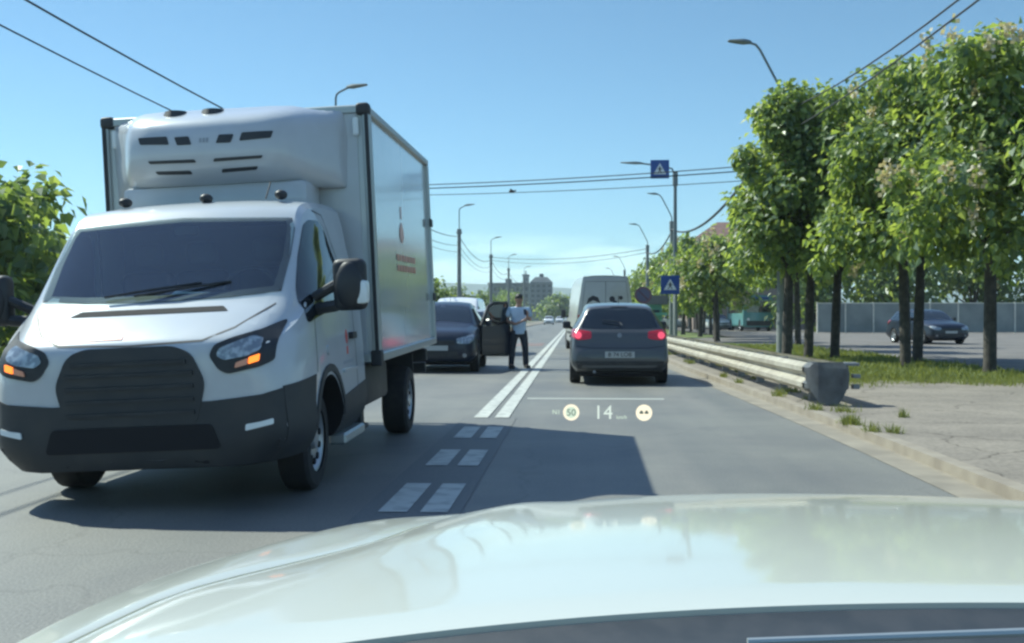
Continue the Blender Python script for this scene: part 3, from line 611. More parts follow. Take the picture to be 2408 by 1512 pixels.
def build_car(name, label, loc, rz, body_mat, rows=HATCH, front_lit=False, brake=False, plate=None, doors=True, group=None, glass='glass'):
    T = thing(name, label, 'car', loc, rz, group)
    me, bv = car_body(rows, [M[body_mat], M['well']], wheels=[(-1.30, .31, .36, .62), (1.28, .31, .36, .62)], sub=3)
    link('body', me, T)
    def pt(nm, face, poly, m, parent=None, **k):
        b = B(); patch(b, bv, face, poly, **k); return obj(nm, b, M[m], parent or T)
    pt('windshield', 'front', [(-.70, 1.02), (0, 1.07), (.70, 1.02), (.60, 1.33), (.5, 1.385), (0, 1.41), (-.5, 1.385), (-.60, 1.33)], glass, off=.004, rnd=.04)
    pt('rear_window', 'rear', [(-.69, 1.02), (-.4, 1.0), (.4, 1.0), (.69, 1.02), (.60, 1.28), (.5, 1.36), (0, 1.385), (-.5, 1.36), (-.60, 1.28)], glass, off=.004, rnd=.05)
    for s, fc in ((1, 'right'), (-1, 'left')):
        pt('side_window', fc, [(-.78, .99), (-.32, 1.30), (-.1, 1.34), (.28, 1.36), (.28, .99)], glass, off=.004, rnd=.03)
        pt('side_window', fc, [(.34, .99), (.34, 1.36), (1.0, 1.345), (1.38, 1.28), (1.55, 1.12), (1.40, 1.0)], glass, off=.004, rnd=.03)
        b = B(); patch(b, bv, fc, line([(-.86, .95), (-.90, .40), (-.78, .28), (.28, .28), (.31, 1.38)], .008), off=.001); patch(b, bv, fc, line([(.31, .28), (1.0, .28), (1.1, .62), (1.35, .95)], .008), off=.001); obj('door_gap', b, M['well'], T)
        for y in (.12, 1.05): pt('door_handle', fc, [(y, .84), (y+.18, .84), (y+.18, .87), (y, .87)], 'black', off=.02, rnd=.01)
        b = B(); x0, x1 = sorted((s*.88, s*1.04)); bx(b, x0, x1, -.62, -.50, .98, 1.13, .035, seg=2); tube(b, [(s*.84, -.56, .98), (s*.93, -.56, 1.02)], .03, 6); obj('mirror', b, M['black'], T)
        f = lambda q: q if s > 0 else mir(q)
        h = pt('headlight', 'front', f([(.46, .60), (.44, .70), (.60, .74), (.80, .79), (.82, .66), (.70, .60)]), 'lens', off=.008, rnd=.03, step=.05)
        pt('fog_lamp', 'front', f(circ((.62, .36), .045, 10)), 'lens', off=.01, step=.04)
        h = pt('tail_light', 'rear', f([(.50, .83), (.50, .95), (.64, .975), (.84, 1.0), (.855, .86), (.74, .80), (.60, .81)]), 'red', off=.010, rnd=.03, step=.04)
        if brake:
            pt('brake_lamp', 'rear', f(circ((.735, .885), .062, 14)), 'brake', h, off=.018, step=.04)
            pt('brake_lamp', 'rear', f(circ((.58, .885), .042, 12)), 'red', h, off=.018, step=.04)
        wheel(T, s*.79, -1.30, .31, .31, .20, s, .66, 5); wheel(T, s*.79, 1.28, .31, .31, .20, s, .66, 5)
    pt('grille', 'front', [(-.42, .58), (-.40, .66), (.40, .66), (.42, .58)], 'black', off=.006, rnd=.02)
    pt('air_intake', 'front', [(-.50, .30), (-.46, .44), (.46, .44), (.50, .30)], 'black', off=.006, rnd=.02)
    pt('front_plate', 'front', [(-.26, .46), (.26, .46), (.26, .56), (-.26, .56)], 'plate', off=.016)
    pt('bumper_skirt', 'rear', [(-.74, .29), (.74, .29), (.78, .43), (-.78, .43)], 'black', off=.006, rnd=.03)
    b = B(); patch(b, bv, 'rear', line([(-.80, .70), (-.5, .66), (.5, .66), (.80, .70)], .010), off=.001); obj('tailgate_gap', b, M['well'], T)
    pt('rear_badge', 'rear', circ((0, .885), .042, 16), 'galvdark', off=.012, step=.05)
    pl = pt('rear_plate', 'rear', [(-.26, .49), (.26, .49), (.26, .60), (-.26, .60)], 'plate', off=.016)
    if plate:
        tm = text_mesh(plate, .105); tm.materials.append(M['print']); o = bpy.data.objects.new('plate_number', tm); COL.objects.link(o); o.parent = pl
        o.rotation_euler = (R(90), 0, pi); h = bv.ray_cast(Vector((0, 8, .545)), Vector((0, -1, 0))); o.location = (0, h[0].y+.022, .545)
    pt('high_brake_lamp', 'rear', [(-.15, 1.392), (.15, 1.392), (.15, 1.405), (-.15, 1.405)], 'black', off=.01)
    b = B(); tube(b, [(.0, 1.40, 1.46), (.0, 1.50, 1.60)], .006, 6); obj('antenna', b, M['black'], T)
    b = B(); tube(b, [(-.05, 2.02, 1.07), (.0, 1.93, 1.12), (.30, 1.90, 1.15)], .010, 6); obj('rear_wiper', b, M['black'], T)
    b = B(); bx(b, -.72, .72, -1.75, 1.95, .15, .32, .03); obj('underbody', b, M['well'], T)
    b = B(); tube(b, [(.45, 1.9, .24), (.45, 2.10, .24)], .03, 8); obj('exhaust_pipe', b, M['galvdark'], T)
    return T, bv

golf, gbv = build_car('hatchback_car', 'dark grey hatchback stopped ahead in our lane with brake lights lit', (.79, 21.4, 0), pi, 'golf', brake=True, plate='B 74 LOB')

# navy car with the open door
navy, nbv = build_car('hatchback_car', 'dark navy car with its driver door wide open in the oncoming lane', (-3.06, 25.4, 0), R(1.5), 'navy'); navy.scale = (1, 1, 1.065)
b = B(); patch(b, nbv, 'right', [(-.80, .34), (-.84, .93), (-.34, 1.31), (.26, 1.35), (.26, .34)], off=.006, rnd=.04); obj('door_opening', b, M['well'], navy)
hin = bpy.data.objects.new('open_door', None); COL.objects.link(hin); hin.parent = navy; hin.location = (.90, -.78, 0); hin.rotation_euler = (0, 0, R(-34))
b = B()     # door seen from its outer side, built along +y from the hinge
def door_prism(b, poly, x0, x1, mi=0):
    a = [b.verts.new((x0, p, q)) for p, q in poly]; c = [b.verts.new((x1, p, q)) for p, q in poly]; n = len(poly)
    for f in [b.faces.new(a), b.faces.new(c[::-1])]+[b.faces.new((a[i], c[i], c[(i+1) % n], a[(i+1) % n])) for i in range(n)]: f.material_index = mi
    bmesh.ops.recalc_face_normals(b, faces=b.faces)
door_prism(b, rnd_poly([(0, .33), (0, .95), (1.1, .97), (1.1, .33)], .05), -.03, .03)
ob = obj('door_skin', b, M['navy'], hin)
b = B(); tube(b, [(-.01, .02, .95), (-.03, .30, 1.36), (-.04, .5, 1.44), (-.04, 1.03, 1.46), (-.01, 1.08, .96)], .04, 8); obj('window_frame', b, M['black'], hin)
b = B(); door_prism(b, [(.06, .96), (.32, 1.36), (.5, 1.43), (1.03, 1.44), (1.05, .96)], -.028, -.022); obj('window_pane', b, M['glass'], hin)
b = B(); bx(b, .03, .17, .10, .22, .95, 1.10, .03); obj('mirror', b, M['navy'], hin)
b = B(); bx(b, -.06, -.03, .15, .95, .50, .80, .02); obj('inner_panel', b, M['black'], hin)

# person beside the open door
def skin_mesh(chains, sub=2):
    """chains: list of lists of (pos, radius); a chain may start with an int index into the vertex list"""
    vs = []; es = []; rs = []
    for ch in chains:
        prev = None
        for it in ch:
            if isinstance(it, int): prev = it; continue
            vs.append(it[0]); rs.append(it[1])
            if prev is not None: es.append((prev, len(vs)-1))
            prev = len(vs)-1
    me = bpy.data.meshes.new('s'); me.from_pydata(vs, es, []); o = bpy.data.objects.new('s', me); COL.objects.link(o)
    md = o.modifiers.new('k', 'SKIN'); md.use_smooth_shade = True
    for i, r in enumerate(rs):
        d = me.skin_vertices[0].data[i]; d.radius = r if isinstance(r, tuple) else (r, r); d.use_root = (i == 0)
    o.modifiers.new('u', 'SUBSURF').levels = sub
    dg = bpy.context.evaluated_depsgraph_get(); dg.update(); out = bpy.data.meshes.new_from_object(o.evaluated_get(dg)); bpy.data.objects.remove(o)
    return out
def build_person():
    T = thing('person', 'person in a light blue shirt and dark trousers standing beside the open car door', 'person', (-1.33, 25.6, 0), R(18))
    T.scale = (1.14, 1.12, 1)
    hip = (0, 0, .95)
    ch = [[(hip, (.13, .10)), ((0, .01, 1.12), (.13, .095)), ((0, .02, 1.30), (.155, .10)), ((0, .01, 1.43), (.11, .075)), ((0, -.005, 1.50), .052), ((0, -.02, 1.56), .056), ((0, -.03, 1.63), (.075, .09)), ((0, -.02, 1.69), (.070, .082))]]
    for s in (-1, 1):
        ch.append([0, ((s*.10, 0, .88), .085), ((s*.13, -.02 if s > 0 else .02, .50), .056), ((s*.15, -.01 if s > 0 else .05, .10), .038), ((s*.16, -.10 if s > 0 else -.05, .045), .036), ((s*.17, -.19 if s > 0 else -.14, .04), .028)])
    # arms bent, forearms forward, right hand (our right) higher with a phone
    ch.append([2, ((.18, .02, 1.40), .05), ((.25, .02, 1.15), .042), ((.17, -.20, 1.17), .034), ((.10, -.30, 1.24), .024)]); w1 = sum(len([i for i in c if not isinstance(i, int)]) for c in ch)-1
    ch.append([2, ((-.18, .02, 1.40), .05), ((-.24, .04, 1.13), .042), ((-.12, -.18, 1.05), .034), ((.00, -.28, 1.12), .024)]); w2 = w1+4
    for wi, base, d in ((w1, Vector((.10, -.30, 1.24)), Vector((-.3, -.5, .8)).normalized()), (w2, Vector((.0, -.28, 1.12)), Vector((.7, -.3, .5)).normalized())):
        sd = d.cross(Vector((0, 1, 0))).normalized(); pal = base+d*.07
        ch.append([wi, (tuple(pal), (.034, .02))]); pi_ = sum(len([i for i in c if not isinstance(i, int)]) for c in ch)-1
        for k, L in enumerate((.06, .07, .066, .05)):
            o = sd*(k-1.5)*.018; ch.append([pi_, (tuple(pal+o+d*.03), .009), (tuple(pal+o+d*(.03+L*.5)), .008), (tuple(pal+o+d*(.03+L*.8)+Vector((0, -.015, 0))), .007)])
        ch.append([pi_, (tuple(base+d*.04-sd*.03), .010), (tuple(base+d*.08-sd*.045), .008)])
    me = skin_mesh(ch); link('body', me, T, M['skin'], ang=180)
    sh = [[((0, 0, .80), (.165, .125)), ((0, 0, .83), (.175, .135)), ((0, 0, .95), (.168, .13)), ((0, .01, 1.12), (.168, .122)), ((0, .02, 1.30), (.19, .12)), ((0, .01, 1.43), (.14, .09)), ((0, 0, 1.475), (.068, .065))]]
    for s in (-1, 1): sh.append([4, ((s*.20, .02, 1.40), .075), ((s*.25, .025, 1.20), .070)])
    link('shirt', skin_mesh(sh), T, M['shirt'], ang=180)
    tr = [[((0, 0, .97), (.145, .112)), ((0, 0, .90), (.14, .11))]]
    for s in (-1, 1): tr.append([1, ((s*.10, 0, .82), .10), ((s*.13, -.02 if s > 0 else .02, .50), .075), ((s*.15, -.01 if s > 0 else .05, .10), .064), ((s*.15, -.01 if s > 0 else .05, .06), .064)])
    link('trousers', skin_mesh(tr), T, M['trouser'], ang=180)
    b = B(); sph(b, (0, -.012, 1.685), .098, (.82, .98, .85)); sph(b, (0, .03, 1.64), .088, (.92, .8, 1)); link_ = obj('hair', b, M['hair'], T)
    for s in (-1, 1):
        b = B(); yo = 0 if s > 0 else .05; bx(b, s*.16-.045, s*.16+.045, -.22+yo, .05+yo, 0.0, .085, .03, seg=2); obj('shoe', b, M['shoe'], T)
    b = B()
    sph(b, (0, -.122, 1.615), .016, (.8, 1, 1.2)); 
    for s in (-1, 1): sph(b, (s*.074, -.01, 1.62), .02, (.5, 1, 1.4))
    obj('nose_and_ears', b, M['skin'], T)
    b = B()
    for s in (-1, 1): sph(b, (s*.028, -.108, 1.645), .010, (1.3, .6, .8))
    bx(b, -.022, .022, -.118, -.108, 1.572, 1.579); obj('eyes_and_mouth', b, M['hair'], T)
build_person()
ph = B(); bx(ph, -.035, .035, -.006, .006, -.07, .07, .005); o = obj('mobile_phone', ph, M['print']); tag(o, 'black phone held up in the hands of the person in the blue shirt', 'phone'); o.location = (-1.16, 25.16, 1.33); o.rotation_euler = (R(-25), 0, R(18))

# ================================================================= vans
def van_rows(L, H, w):
    h = L/2
    return [(-h, .32, .5*w, .5, .66*w, .72, .66*w, .80, .5*w, .84), (-h+.1, .25, .75*w, .5, .88*w, .86, .86*w, .95, .72*w, 1.0), (-h+.5, .22, .85*w, .5, .97*w, 1.0, .95*w, 1.15, .80*w, 1.2),
            (-h+.85, .22, .9*w, .5, w, 1.1, .98*w, 1.32, .84*w, 1.38), (-h+1.5, .22, .9*w, .55, w, 1.2, .98*w, H*.80, .84*w, H*.84), (-h+2.0, .22, .9*w, .55, w, 1.25, .98*w, H*.93, .80*w, H*.965), (-h+2.6, .22, .9*w, .55, w, 1.25, .98*w, H-.11, .78*w, H),
            (0, .22, .9*w, .55, w, 1.25, .98*w, H-.10, .78*w, H), (h-.3, .22, .9*w, .55, w, 1.25, .98*w, H-.10, .78*w, H), (h-.05, .25, .9*w, .55, w, 1.25, .975*w, H-.13, .77*w, H-.04), (h, .30, .85*w, .55, .96*w, 1.2, .94*w, H-.18, .74*w, H-.10)]
def build_van(name, label, loc, rz, L, H, w, m, rear_win=False):
    T = thing(name, label, 'van', loc, rz); rows = van_rows(L, H, w); h = L/2
    me, bv = car_body(rows, [M[m], M['well']], wheels=[(-h+1.0, .34, .40, w-.3), (h-1.1, .34, .40, w-.3)], sub=3); link('body', me, T)
    def pt(nm, face, poly, mm, parent=None, **k):
        b = B(); patch(b, bv, face, poly, **k); return obj(nm, b, M[mm], parent or T)
    pt('windshield', 'front', [(-.82*w, 1.36), (0, 1.40), (.82*w, 1.36), (.74*w, H*.82), (0, H*.86), (-.74*w, H*.82)], 'glass', off=.005, rnd=.06)
    for s, fc in ((1, 'right'), (-1, 'left')):
        pt('side_window', fc, [(-h+1.0, 1.22), (-h+1.55, 1.62), (-h+2.1, 1.66), (-h+2.1, 1.2)], 'glass', off=.004, rnd=.04)
        f = lambda q: q if s > 0 else mir(q)
        pt('headlight', 'front', f([(.5*w, .72), (.48*w, .86), (.86*w, .98), (.9*w, .78)]), 'lens', off=.008, rnd=.03, step=.05)
        pt('tail_light', 'rear', f([(.86*w, .75), (.86*w, 1.30), (.95*w, 1.30), (.97*w, .75)]), 'red', off=.012, rnd=.02, step=.06)
        wheel(T, s*(w-.11), -h+1.0, .34, .34, .21, s, .6, 8); wheel(T, s*(w-.11), h-1.1, .34, .34, .21, s, .6, 8)
        b = B(); x0, x1 = sorted((s*(w+.02), s*(w+.2))); bx(b, x0, x1, -h+1.05, -h+1.2, 1.2, 1.5, .04, seg=2); tube(b, [(s*(w-.04), -h+1.15, 1.25), (s*(w+.1), -h+1.12, 1.3)], .03, 6); obj('mirror', b, M['black'], T)
        pt('side_moulding', fc, [(-h+1.6, .62), (h-1.6, .62), (h-1.6, .70), (-h+1.6, .70)], 'bumper', off=.012, rnd=.02, step=.3)
    pt('grille', 'front', [(-.42*w, .70), (-.40*w, .86), (.40*w, .86), (.42*w, .70)], 'black', off=.008, rnd=.02)
    pt('bumper', 'front', [(-.80*w, .34), (.80*w, .34), (.84*w, .56), (-.84*w, .56)], 'bumper', off=.010, rnd=.03)
    b = B(); bx(b, -.95*w, .95*w, h-.03, h+.08, .34, .52, .03, seg=2); obj('rear_bumper', b, M['bumper'], T)
    b = B(); patch(b, bv, 'rear', line([(0, .55), (0, H-.22)], .016), off=.002); patch(b, bv, 'rear', line([(-.84*w, .56), (-.80*w, 1.5), (-.70*w, H-.22), (.70*w, H-.22), (.80*w, 1.5), (.84*w, .56)], .014), off=.002); obj('door_gap', b, M['black'], T)
    pt('rear_plate', 'rear', [(-.55, .62), (-.05, .62), (-.05, .73), (-.55, .73)], 'plate', off=.02)
    if rear_win:
        for s in (-1, 1): pt('rear_window', 'rear', [(s*.08, 1.25), (s*.72*w, 1.25), (s*.68*w, 1.85), (s*.08, 1.85)][::s], 'glass', off=.008, rnd=.05)
    else:
        # dark emblems on the rear doors
        for nm, pl in (('door_emblem', mir([(-.66, 1.66), (-.60, 1.86), (-.44, 1.96), (-.26, 1.90), (-.18, 1.70), (-.30, 1.74), (-.42, 1.80), (-.54, 1.74)][::-1])), ('emblem_bar', [(.26, 1.58), (.58, 1.58), (.56, 1.66), (.28, 1.66)]), ('emblem_spot', circ((-.22, 1.84), .10, 10)), ('emblem_spot', circ((-.32, 1.72), .075, 10)), ('emblem_spot', circ((-.52, 1.88), .07, 10))):
            b = B(); patch(b, bv, 'rear', pl, off=.006); obj(nm, b, M['print'], T)
    return T
build_van('cargo_van', 'tall white high roof van with dark emblems ahead of the grey hatchback', (.80, 40.2, 0), pi+R(4.6), 6.0, 2.66, 1.0, 'vanwhite')
build_van('passenger_van', 'white low van standing behind the navy car in the oncoming lane', (-4.55, 42.5, 0), 0, 5.0, 2.02, .96, 'white', True)

car3, _ = build_car('hatchback_car', 'silver grey car stopped behind the person in the oncoming lane', (-3.2, 46.5, 0), 0, 'silver')
car3.location = (-2.95, 36.0, 0)
wcar, _ = build_car('distant_car', 'small white car far down the road, nearest of the distant cars', (-4.6, 190, 0), 0, 'white')
dup(wcar, (-3.4, 235, 0), 0, 'farther pale car right behind the small white distant car', None)
dup(car3, (-1.6, 255, 0), 0, 'farthest grey car beside the white van roof edge on the horizon', None)
dup(wcar, (12.6, 98, .09), R(12), 'white parked car seen between tree trunks left of the teal bus', 'cars parked beyond the trees')
dup(car3, (9.9, 112, .09), R(40), 'grey parked car behind the thin trunks left of the white parked car', 'cars parked beyond the trees')
dup(navy, (10.9, 38.5, .09), R(90), 'dark blue car parked on the side road behind the right hand trunks', 'cars parked beyond the trees') if False else None
dk, _ = build_car('parked_car', 'dark blue car parked on the side road behind the nearest trunks at right', (15.2, 48, .09), R(10), 'navy', group='cars parked beyond the trees')

# ================================================================= bus
def build_bus():
    T = thing('minibus', 'teal and blue bus parked facing us beyond the tree trunks', 'bus', (14.9, 93.8, .09), R(2))
    rows = [(-3.8, .35, .9, .6, 1.10, 1.2, 1.10, 2.6, 1.0, 2.75), (-3.7, .32, 1.1, .6, 1.24, 1.2, 1.24, 2.8, 1.12, 2.93), (-3.4, .32, 1.15, .6, 1.27, 1.2, 1.27, 2.88, 1.16, 3.0), (0, .32, 1.15, .6, 1.27, 1.2, 1.27, 2.9, 1.16, 3.02), (3.6, .32, 1.15, .6, 1.27, 1.2, 1.27, 2.9, 1.16, 3.02), (3.8, .4, 1.0, .6, 1.18, 1.2, 1.18, 2.75, 1.05, 2.9)]
    me, bv = car_body(rows, [M['teal'], M['well']], wheels=[(-2.2, .45, .52, .95), (2.0, .45, .52, .95)]); link('body', me, T)
    def pt(nm, face, poly, mm, **k):
        b = B(); patch(b, bv, face, poly, **k); return obj(nm, b, M[mm], T)
    pt('windshield', 'front', [(-1.0, 1.55), (1.0, 1.55), (.98, 2.55), (-.98, 2.55)], 'glass', off=.01, rnd=.08, step=.2)
    pt('destination_sign', 'front', [(-.8, 2.62), (.8, 2.62), (.8, 2.8), (-.8, 2.8)], 'signblue', off=.02, step=.3)
    pt('lower_panel', 'front', [(-1.0, .45), (1.0, .45), (1.0, .85), (-1.0, .85)], 'bumper', off=.01, rnd=.05, step=.2)
    for s, fc in ((1, 'right'), (-1, 'left')):
        pt('headlight', 'front', circ((s*.85, .98), .12, 12), 'clear', off=.02)
        pt('side_window', fc, [(-3.3, 1.5), (-3.3, 2.5), (3.2, 2.5), (3.2, 1.5)], 'glass', off=.01, rnd=.08, step=.5)
        for y in (-2.2, 2.0): wheel(T, s*1.13, y, .45, .45, .26, s, .6, 8)
        b = B(); x0, x1 = sorted((s*1.3, s*1.5)); bx(b, x0, x1, -4.0, -3.9, 1.7, 2.2, .03); tube(b, [(s*1.1, -3.7, 2.6), (s*1.4, -3.95, 2.5), (s*1.4, -3.95, 2.1)], .025, 6); obj('mirror', b, M['black'], T)
build_bus()

# ================================================================= guardrail
def build_rail():
    T = thing('guardrail', 'pale double sided steel guardrail with a rounded dark end beside the kerb', 'guardrail', (0, 0, 0))
    wprof = [(0, .31), (.02, .31), (.085, .265), (.085, .215), (.01, .165), (.01, .145), (.085, .095), (.085, .045), (.02, 0), (0, 0)]
    prof = [(d, .24+z*1.22) for d, z in wprof]
    path = [(3.04, 14.2), (3.0, 18), (2.95, 23), (2.88, 30), (2.84, 45), (2.82, 70), (2.82, 120)]
    def rail(path, sgn):
        bm = B(); rings = []
        pts = [cr(path, i/4) for i in range((len(path)-1)*4+1)]
        for i, (x, y) in enumerate(pts):
            rings.append([bm.verts.new((x-sgn*d, y, z)) for d, z in prof])
        for q, w in zip(rings, rings[1:]):
            for k in range(len(prof)-1): bm.faces.new((q[k], q[k+1], w[k+1], w[k]))
        r = bmesh.ops.solidify(bm, geom=bm.faces[:], thickness=.006)
        return bm
    obj('rail_beam', rail(path, 1), M['galv'], T, ang=25)
    p2 = [(x+.38, y) for x, y in path]
    obj('rail_beam', rail(p2, -1), M['galv'], T, ang=25)
    # bull nose joining both beams
    bm = B(); rings = []; cx, cy, r = path[0][0]+.19, path[0][1], .19
    for i in range(-1, 14):
        a = pi+pi*min(max(i, 0), 12)/12
        yo = .12 if i in (-1, 13) else 0
        rings.append([bm.verts.new((cx+(r+d+.004)*cos(a), cy-.0+yo+(r+d+.004)*sin(a)*1.15, z)) for d, z in prof])
    for q, w in zip(rings, rings[1:]):
        for k in range(len(prof)-1): bm.faces.new((q[k], q[k+1], w[k+1], w[k]))
    bmesh.ops.solidify(bm, geom=bm.faces[:], thickness=.006)
    obj('end_cap', bm, M['galvdark'], T, ang=25)
    y = 14.9
    while y < 60:
        x = 0
        for (a, b_), (c, d) in zip(path, path[1:]):
            if b_ <= y <= d: x = a+(c-a)*(y-b_)/(d-b_)
        bm = B(); bx(bm, x+.13, x+.25, y-.05, y+.05, 0, .60, .006); obj('post', bm, M['galvdark'], T)
        bm = B(); bx(bm, x+.02, x+.36, y-.04, y+.04, .36, .52, .005); obj('spacer', bm, M['galvdark'], T)
        y += 2.0 if y < 30 else 4
    bm = B(); rg = []
    for i in range(13):
        a = R(196+i*11.5); t_ = 1-abs(i-6)/6; lo = .40-.29*min(1, t_*1.5); hi = .50+.14*min(1, t_*2.2); rg.append([bm.verts.new((cx+rr_*cos(a), cy+rr_*sin(a)*1.1, z)) for rr_ in (.292,) for z in (lo, (lo+hi)/2, hi)])
    for q, w in zip(rg, rg[1:]):
        for k in range(2): bm.faces.new((q[k], q[k+1], w[k+1], w[k]))
    bmesh.ops.solidify(bm, geom=bm.faces[:], thickness=.012); obj('end_plate', bm, M['galvdark'], T, ang=50)
    for q in ((3.36, 3.62, 14.05, 14.30, .585, .625), (3.57, 3.66, 14.2, 14.3, .28, .34), (3.57, 3.67, 14.2, 14.3, .42, .47)):
        bm = B(); bx(bm, *q, .006); obj('end_bracket', bm, M['galvdark'], T)
    bm = B(); bx(bm, 3.20, 3.29, 13.98, 14.06, 0, .30, .004); obj('end_foot', bm, M['galvdark'], T)
build_rail()

# ================================================================= street lamps
def lamp_head(bm, p, d, L=.75):
    p = Vector(p); d = Vector(d).normalized(); s = d.cross(Vector((0, 0, 1))).normalized(); u = s.cross(d)
    rings = []
    for t, w, h in ((-.1, .04, .04), (0, .09, .06), (.25, .14, .085), (.55, .15, .06), (.95, .11, .03), (1.0, .05, .015)):
        c = p+d*t*L; rings.append([bm.verts.new(c+s*w*a+u*h*b_) for a, b_ in ((-1, 0), (-.7, .8), (0, 1), (.7, .8), (1, 0), (.8, -.6), (-.8, -.6))])
    for q, w in zip(rings, rings[1:]):
        for k in range(7): bm.faces.new((q[k], q[(k+1) % 7], w[(k+1) % 7], w[k]))
    bm.faces.new(rings[0]); bm.faces.new(rings[-1][::-1]); bmesh.ops.recalc_face_normals(bm, faces=bm.faces)
def lampL(x, y, label):
    T = thing('street_lamp', label, 'street lamp', (x, y, 0), 0, 'street lamps along the left side')
    bm = B(); tube(bm, [(0, 0, 0), (0, 0, 7.1)], [.17, .12], 12); tube(bm, [(0, 0, 6.9), (0, 0, 7.25)], .16, 12); obj('pole', bm, M['concrete'], T)
    bm = B(); tube(bm, [(0, 0, 7.2), (0, 0, 8.5), (.03, 0, 8.62), (.12, 0, 8.70), (.45, 0, 8.86)], .035, 8); obj('arm', bm, M['pole'], T)
    bm = B(); lamp_head(bm, (.42, 0, 8.86), (1, 0, .12), .65); obj('lamp_head', bm, M['pole'], T)
    bm = B(); bx(bm, -.2, .2, -.05, .05, 6.95, 7.05, .01); bx(bm, -.14, .14, -.18, -.10, 6.3, 6.38); obj('cable_bracket', bm, M['galvdark'], T)
for Y, l in ((35.7, 'nearest left street lamp rising behind the box truck roof'), (73.7, 'second left street lamp, tall pole just right of the truck'), (103.6, 'third left street lamp, left of the person'), (132, 'fourth left street lamp, above the long apartment block'), (163, 'farthest left street lamp, small beside the tower')):
    lampL({35.7: -7.95, 73.7: -7.9, 103.6: -8.05, 132: -8.1, 163: -7.65}[Y], Y, l)
def lampR(x, y, label):
    T = thing('street_lamp', label, 'street lamp', (x, y, 0), 0, 'street lamps along the right side')
    bm = B(); tube(bm, [(0, 0, .05), (0, 0, 6.9)], [.17, .12], 12); tube(bm, [(0, 0, 6.6), (0, 0, 7.2)], .15, 12); obj('pole', bm, M['concrete'], T)
    bm = B(); tube(bm, [(0, 0, 7.1), (0, 0, 7.45), (-.12, 0, 7.72), (-.62, 0, 8.68), (-.74, 0, 8.83), (-.95, 0, 8.90)], .035, 8); obj('arm', bm, M['pole'], T)
    bm = B(); lamp_head(bm, (-.92, 0, 8.90), (-1, 0, .08), .60); obj('lamp_head', bm, M['pole'], T)
for x, Y, l in ((5.78, 30.7, 'nearest right street lamp rising out of the tree crown'), (6.0, 68, 'right street lamp with slanted arm behind the lamp with the crossing sign'), (5.95, 90, 'right street lamp with slanted arm, left of the crossing sign lamp'), (6.2, 137, 'far right street lamp over the white van roof'), (6.2, 170, 'farthest right street lamp, tiny above the van roof')):
    lampR(x, Y, l)
CP = at(1587, 747, 53)
T = thing('street_lamp', 'grey street lamp with straight horizontal arm carrying the crossing sign', 'street lamp', (CP.x, 53, 0), 0, 'street lamps along the right side')
bm = B(); tube(bm, [(0, 0, .05), (0, 0, 8.0)], [.11, .08], 12); tube(bm, [(0, 0, 7.6), (0, 0, 8.3)], .13, 12); obj('pole', bm, M['pole'], T)
bm = B(); tube(bm, [(0, 0, 8.1), (-.15, 0, 8.42), (-.5, 0, 8.55), (-1.7, 0, 8.70)], .04, 8); obj('arm', bm, M['pole'], T)
bm = B(); lamp_head(bm, (-1.65, 0, 8.70), (-1, 0, .04), 1.0); obj('lamp_head', bm, M['pole'], T)
def crossing_face(T, s, y):
    """square blue plate with white triangle and walking figure; faces -y"""
    bm = B(); bx(bm, -s/2, s/2, y, y+.03, -s/2, s/2, .008); obj('sign_plate', bm, M['signblue'], T)
    bm = B(); a = [bm.verts.new(p) for p in ((-s*.34, y-.004, -s*.27), (s*.34, y-.004, -s*.27), (0, y-.004, s*.33))]; bm.faces.new(a); tri = obj('white_triangle', bm, M['signwhite'], T, False)
    bm = B(); k = s
    def q(pts): bm.faces.new([bm.verts.new((x*k, y-.008, z*k)) for x, z in pts])
    q([(-.03, .10), (.03, .10), (.03, .16), (-.03, .16)]); q([(-.05, -.08), (.05, -.08), (.045, .09), (-.045, .09)]); q([(-.05, -.08), (0, -.08), (-.09, -.23), (-.13, -.23)]); q([(0, -.08), (.05, -.08), (.13, -.23), (.09, -.23)]); q([(.045, .08), (.045, .04), (.12, -.04), (.13, 0)]); q([(-.045, .08), (-.13, 0), (-.12, -.04), (-.045, .04)])
    obj('walking_figure', bm, M['print'], T, False)
T = thing('crossing_sign', 'blue square crossing sign hung on the street lamp arm', 'road sign'); T.location = at(1551, 398, 52.86)
crossing_face(T, .90, 0)
bm = B(); bx(bm, -.04, .04, .03, .12, -.40, .42); obj('bracket', bm, M['galvdark'], T)
g0 = at(1575, 670, 38.5); T = thing('crossing_sign', 'lower blue square crossing sign on its own thin post above the guardrail', 'road sign', (g0.x, 38.5, 0))
e = bpy.data.objects.new('sign_panel', None); COL.objects.link(e); e.parent = T; e.location = (0, -.05, g0.z); crossing_face(e, .66, 0)
bm = B(); tube(bm, [(.16, .02, .05), (.16, .02, g0.z+.30)], .03, 10); obj('post', bm, M['galv'], T)
g0 = at(1512, 694, 42); T = thing('no_parking_sign', 'round no parking sign behind the grey hatchback roof', 'road sign', (g0.x, 42, 0))
bm = B(); cyl(bm, (0, 0, g0.z), .33, .02, 'Y', 28); obj('sign_disc', bm, mat('faded red sign', (.24, .12, .15), .5), T)
bm = B(); cyl(bm, (0, -.014, g0.z), .25, .012, 'Y', 28); obj('sign_face', bm, mat('faded blue sign', (.15, .14, .22), .5), T)
bm = B(); v = [Vector(p) for p in ((-.19, 0, .16), (-.16, 0, .19), (.19, 0, -.16), (.16, 0, -.19))]; bm.faces.new([bm.verts.new(p+Vector((0, -.024, g0.z))) for p in (v[0], v[3], v[2], v[1])]); obj('red_bar', bm, mat('faded red bar', (.16, .06, .08), .5), T, False)
bm = B(); tube(bm, [(0, .03, .05), (0, .03, g0.z+.3)], .03, 8); obj('post', bm, M['galv'], T)

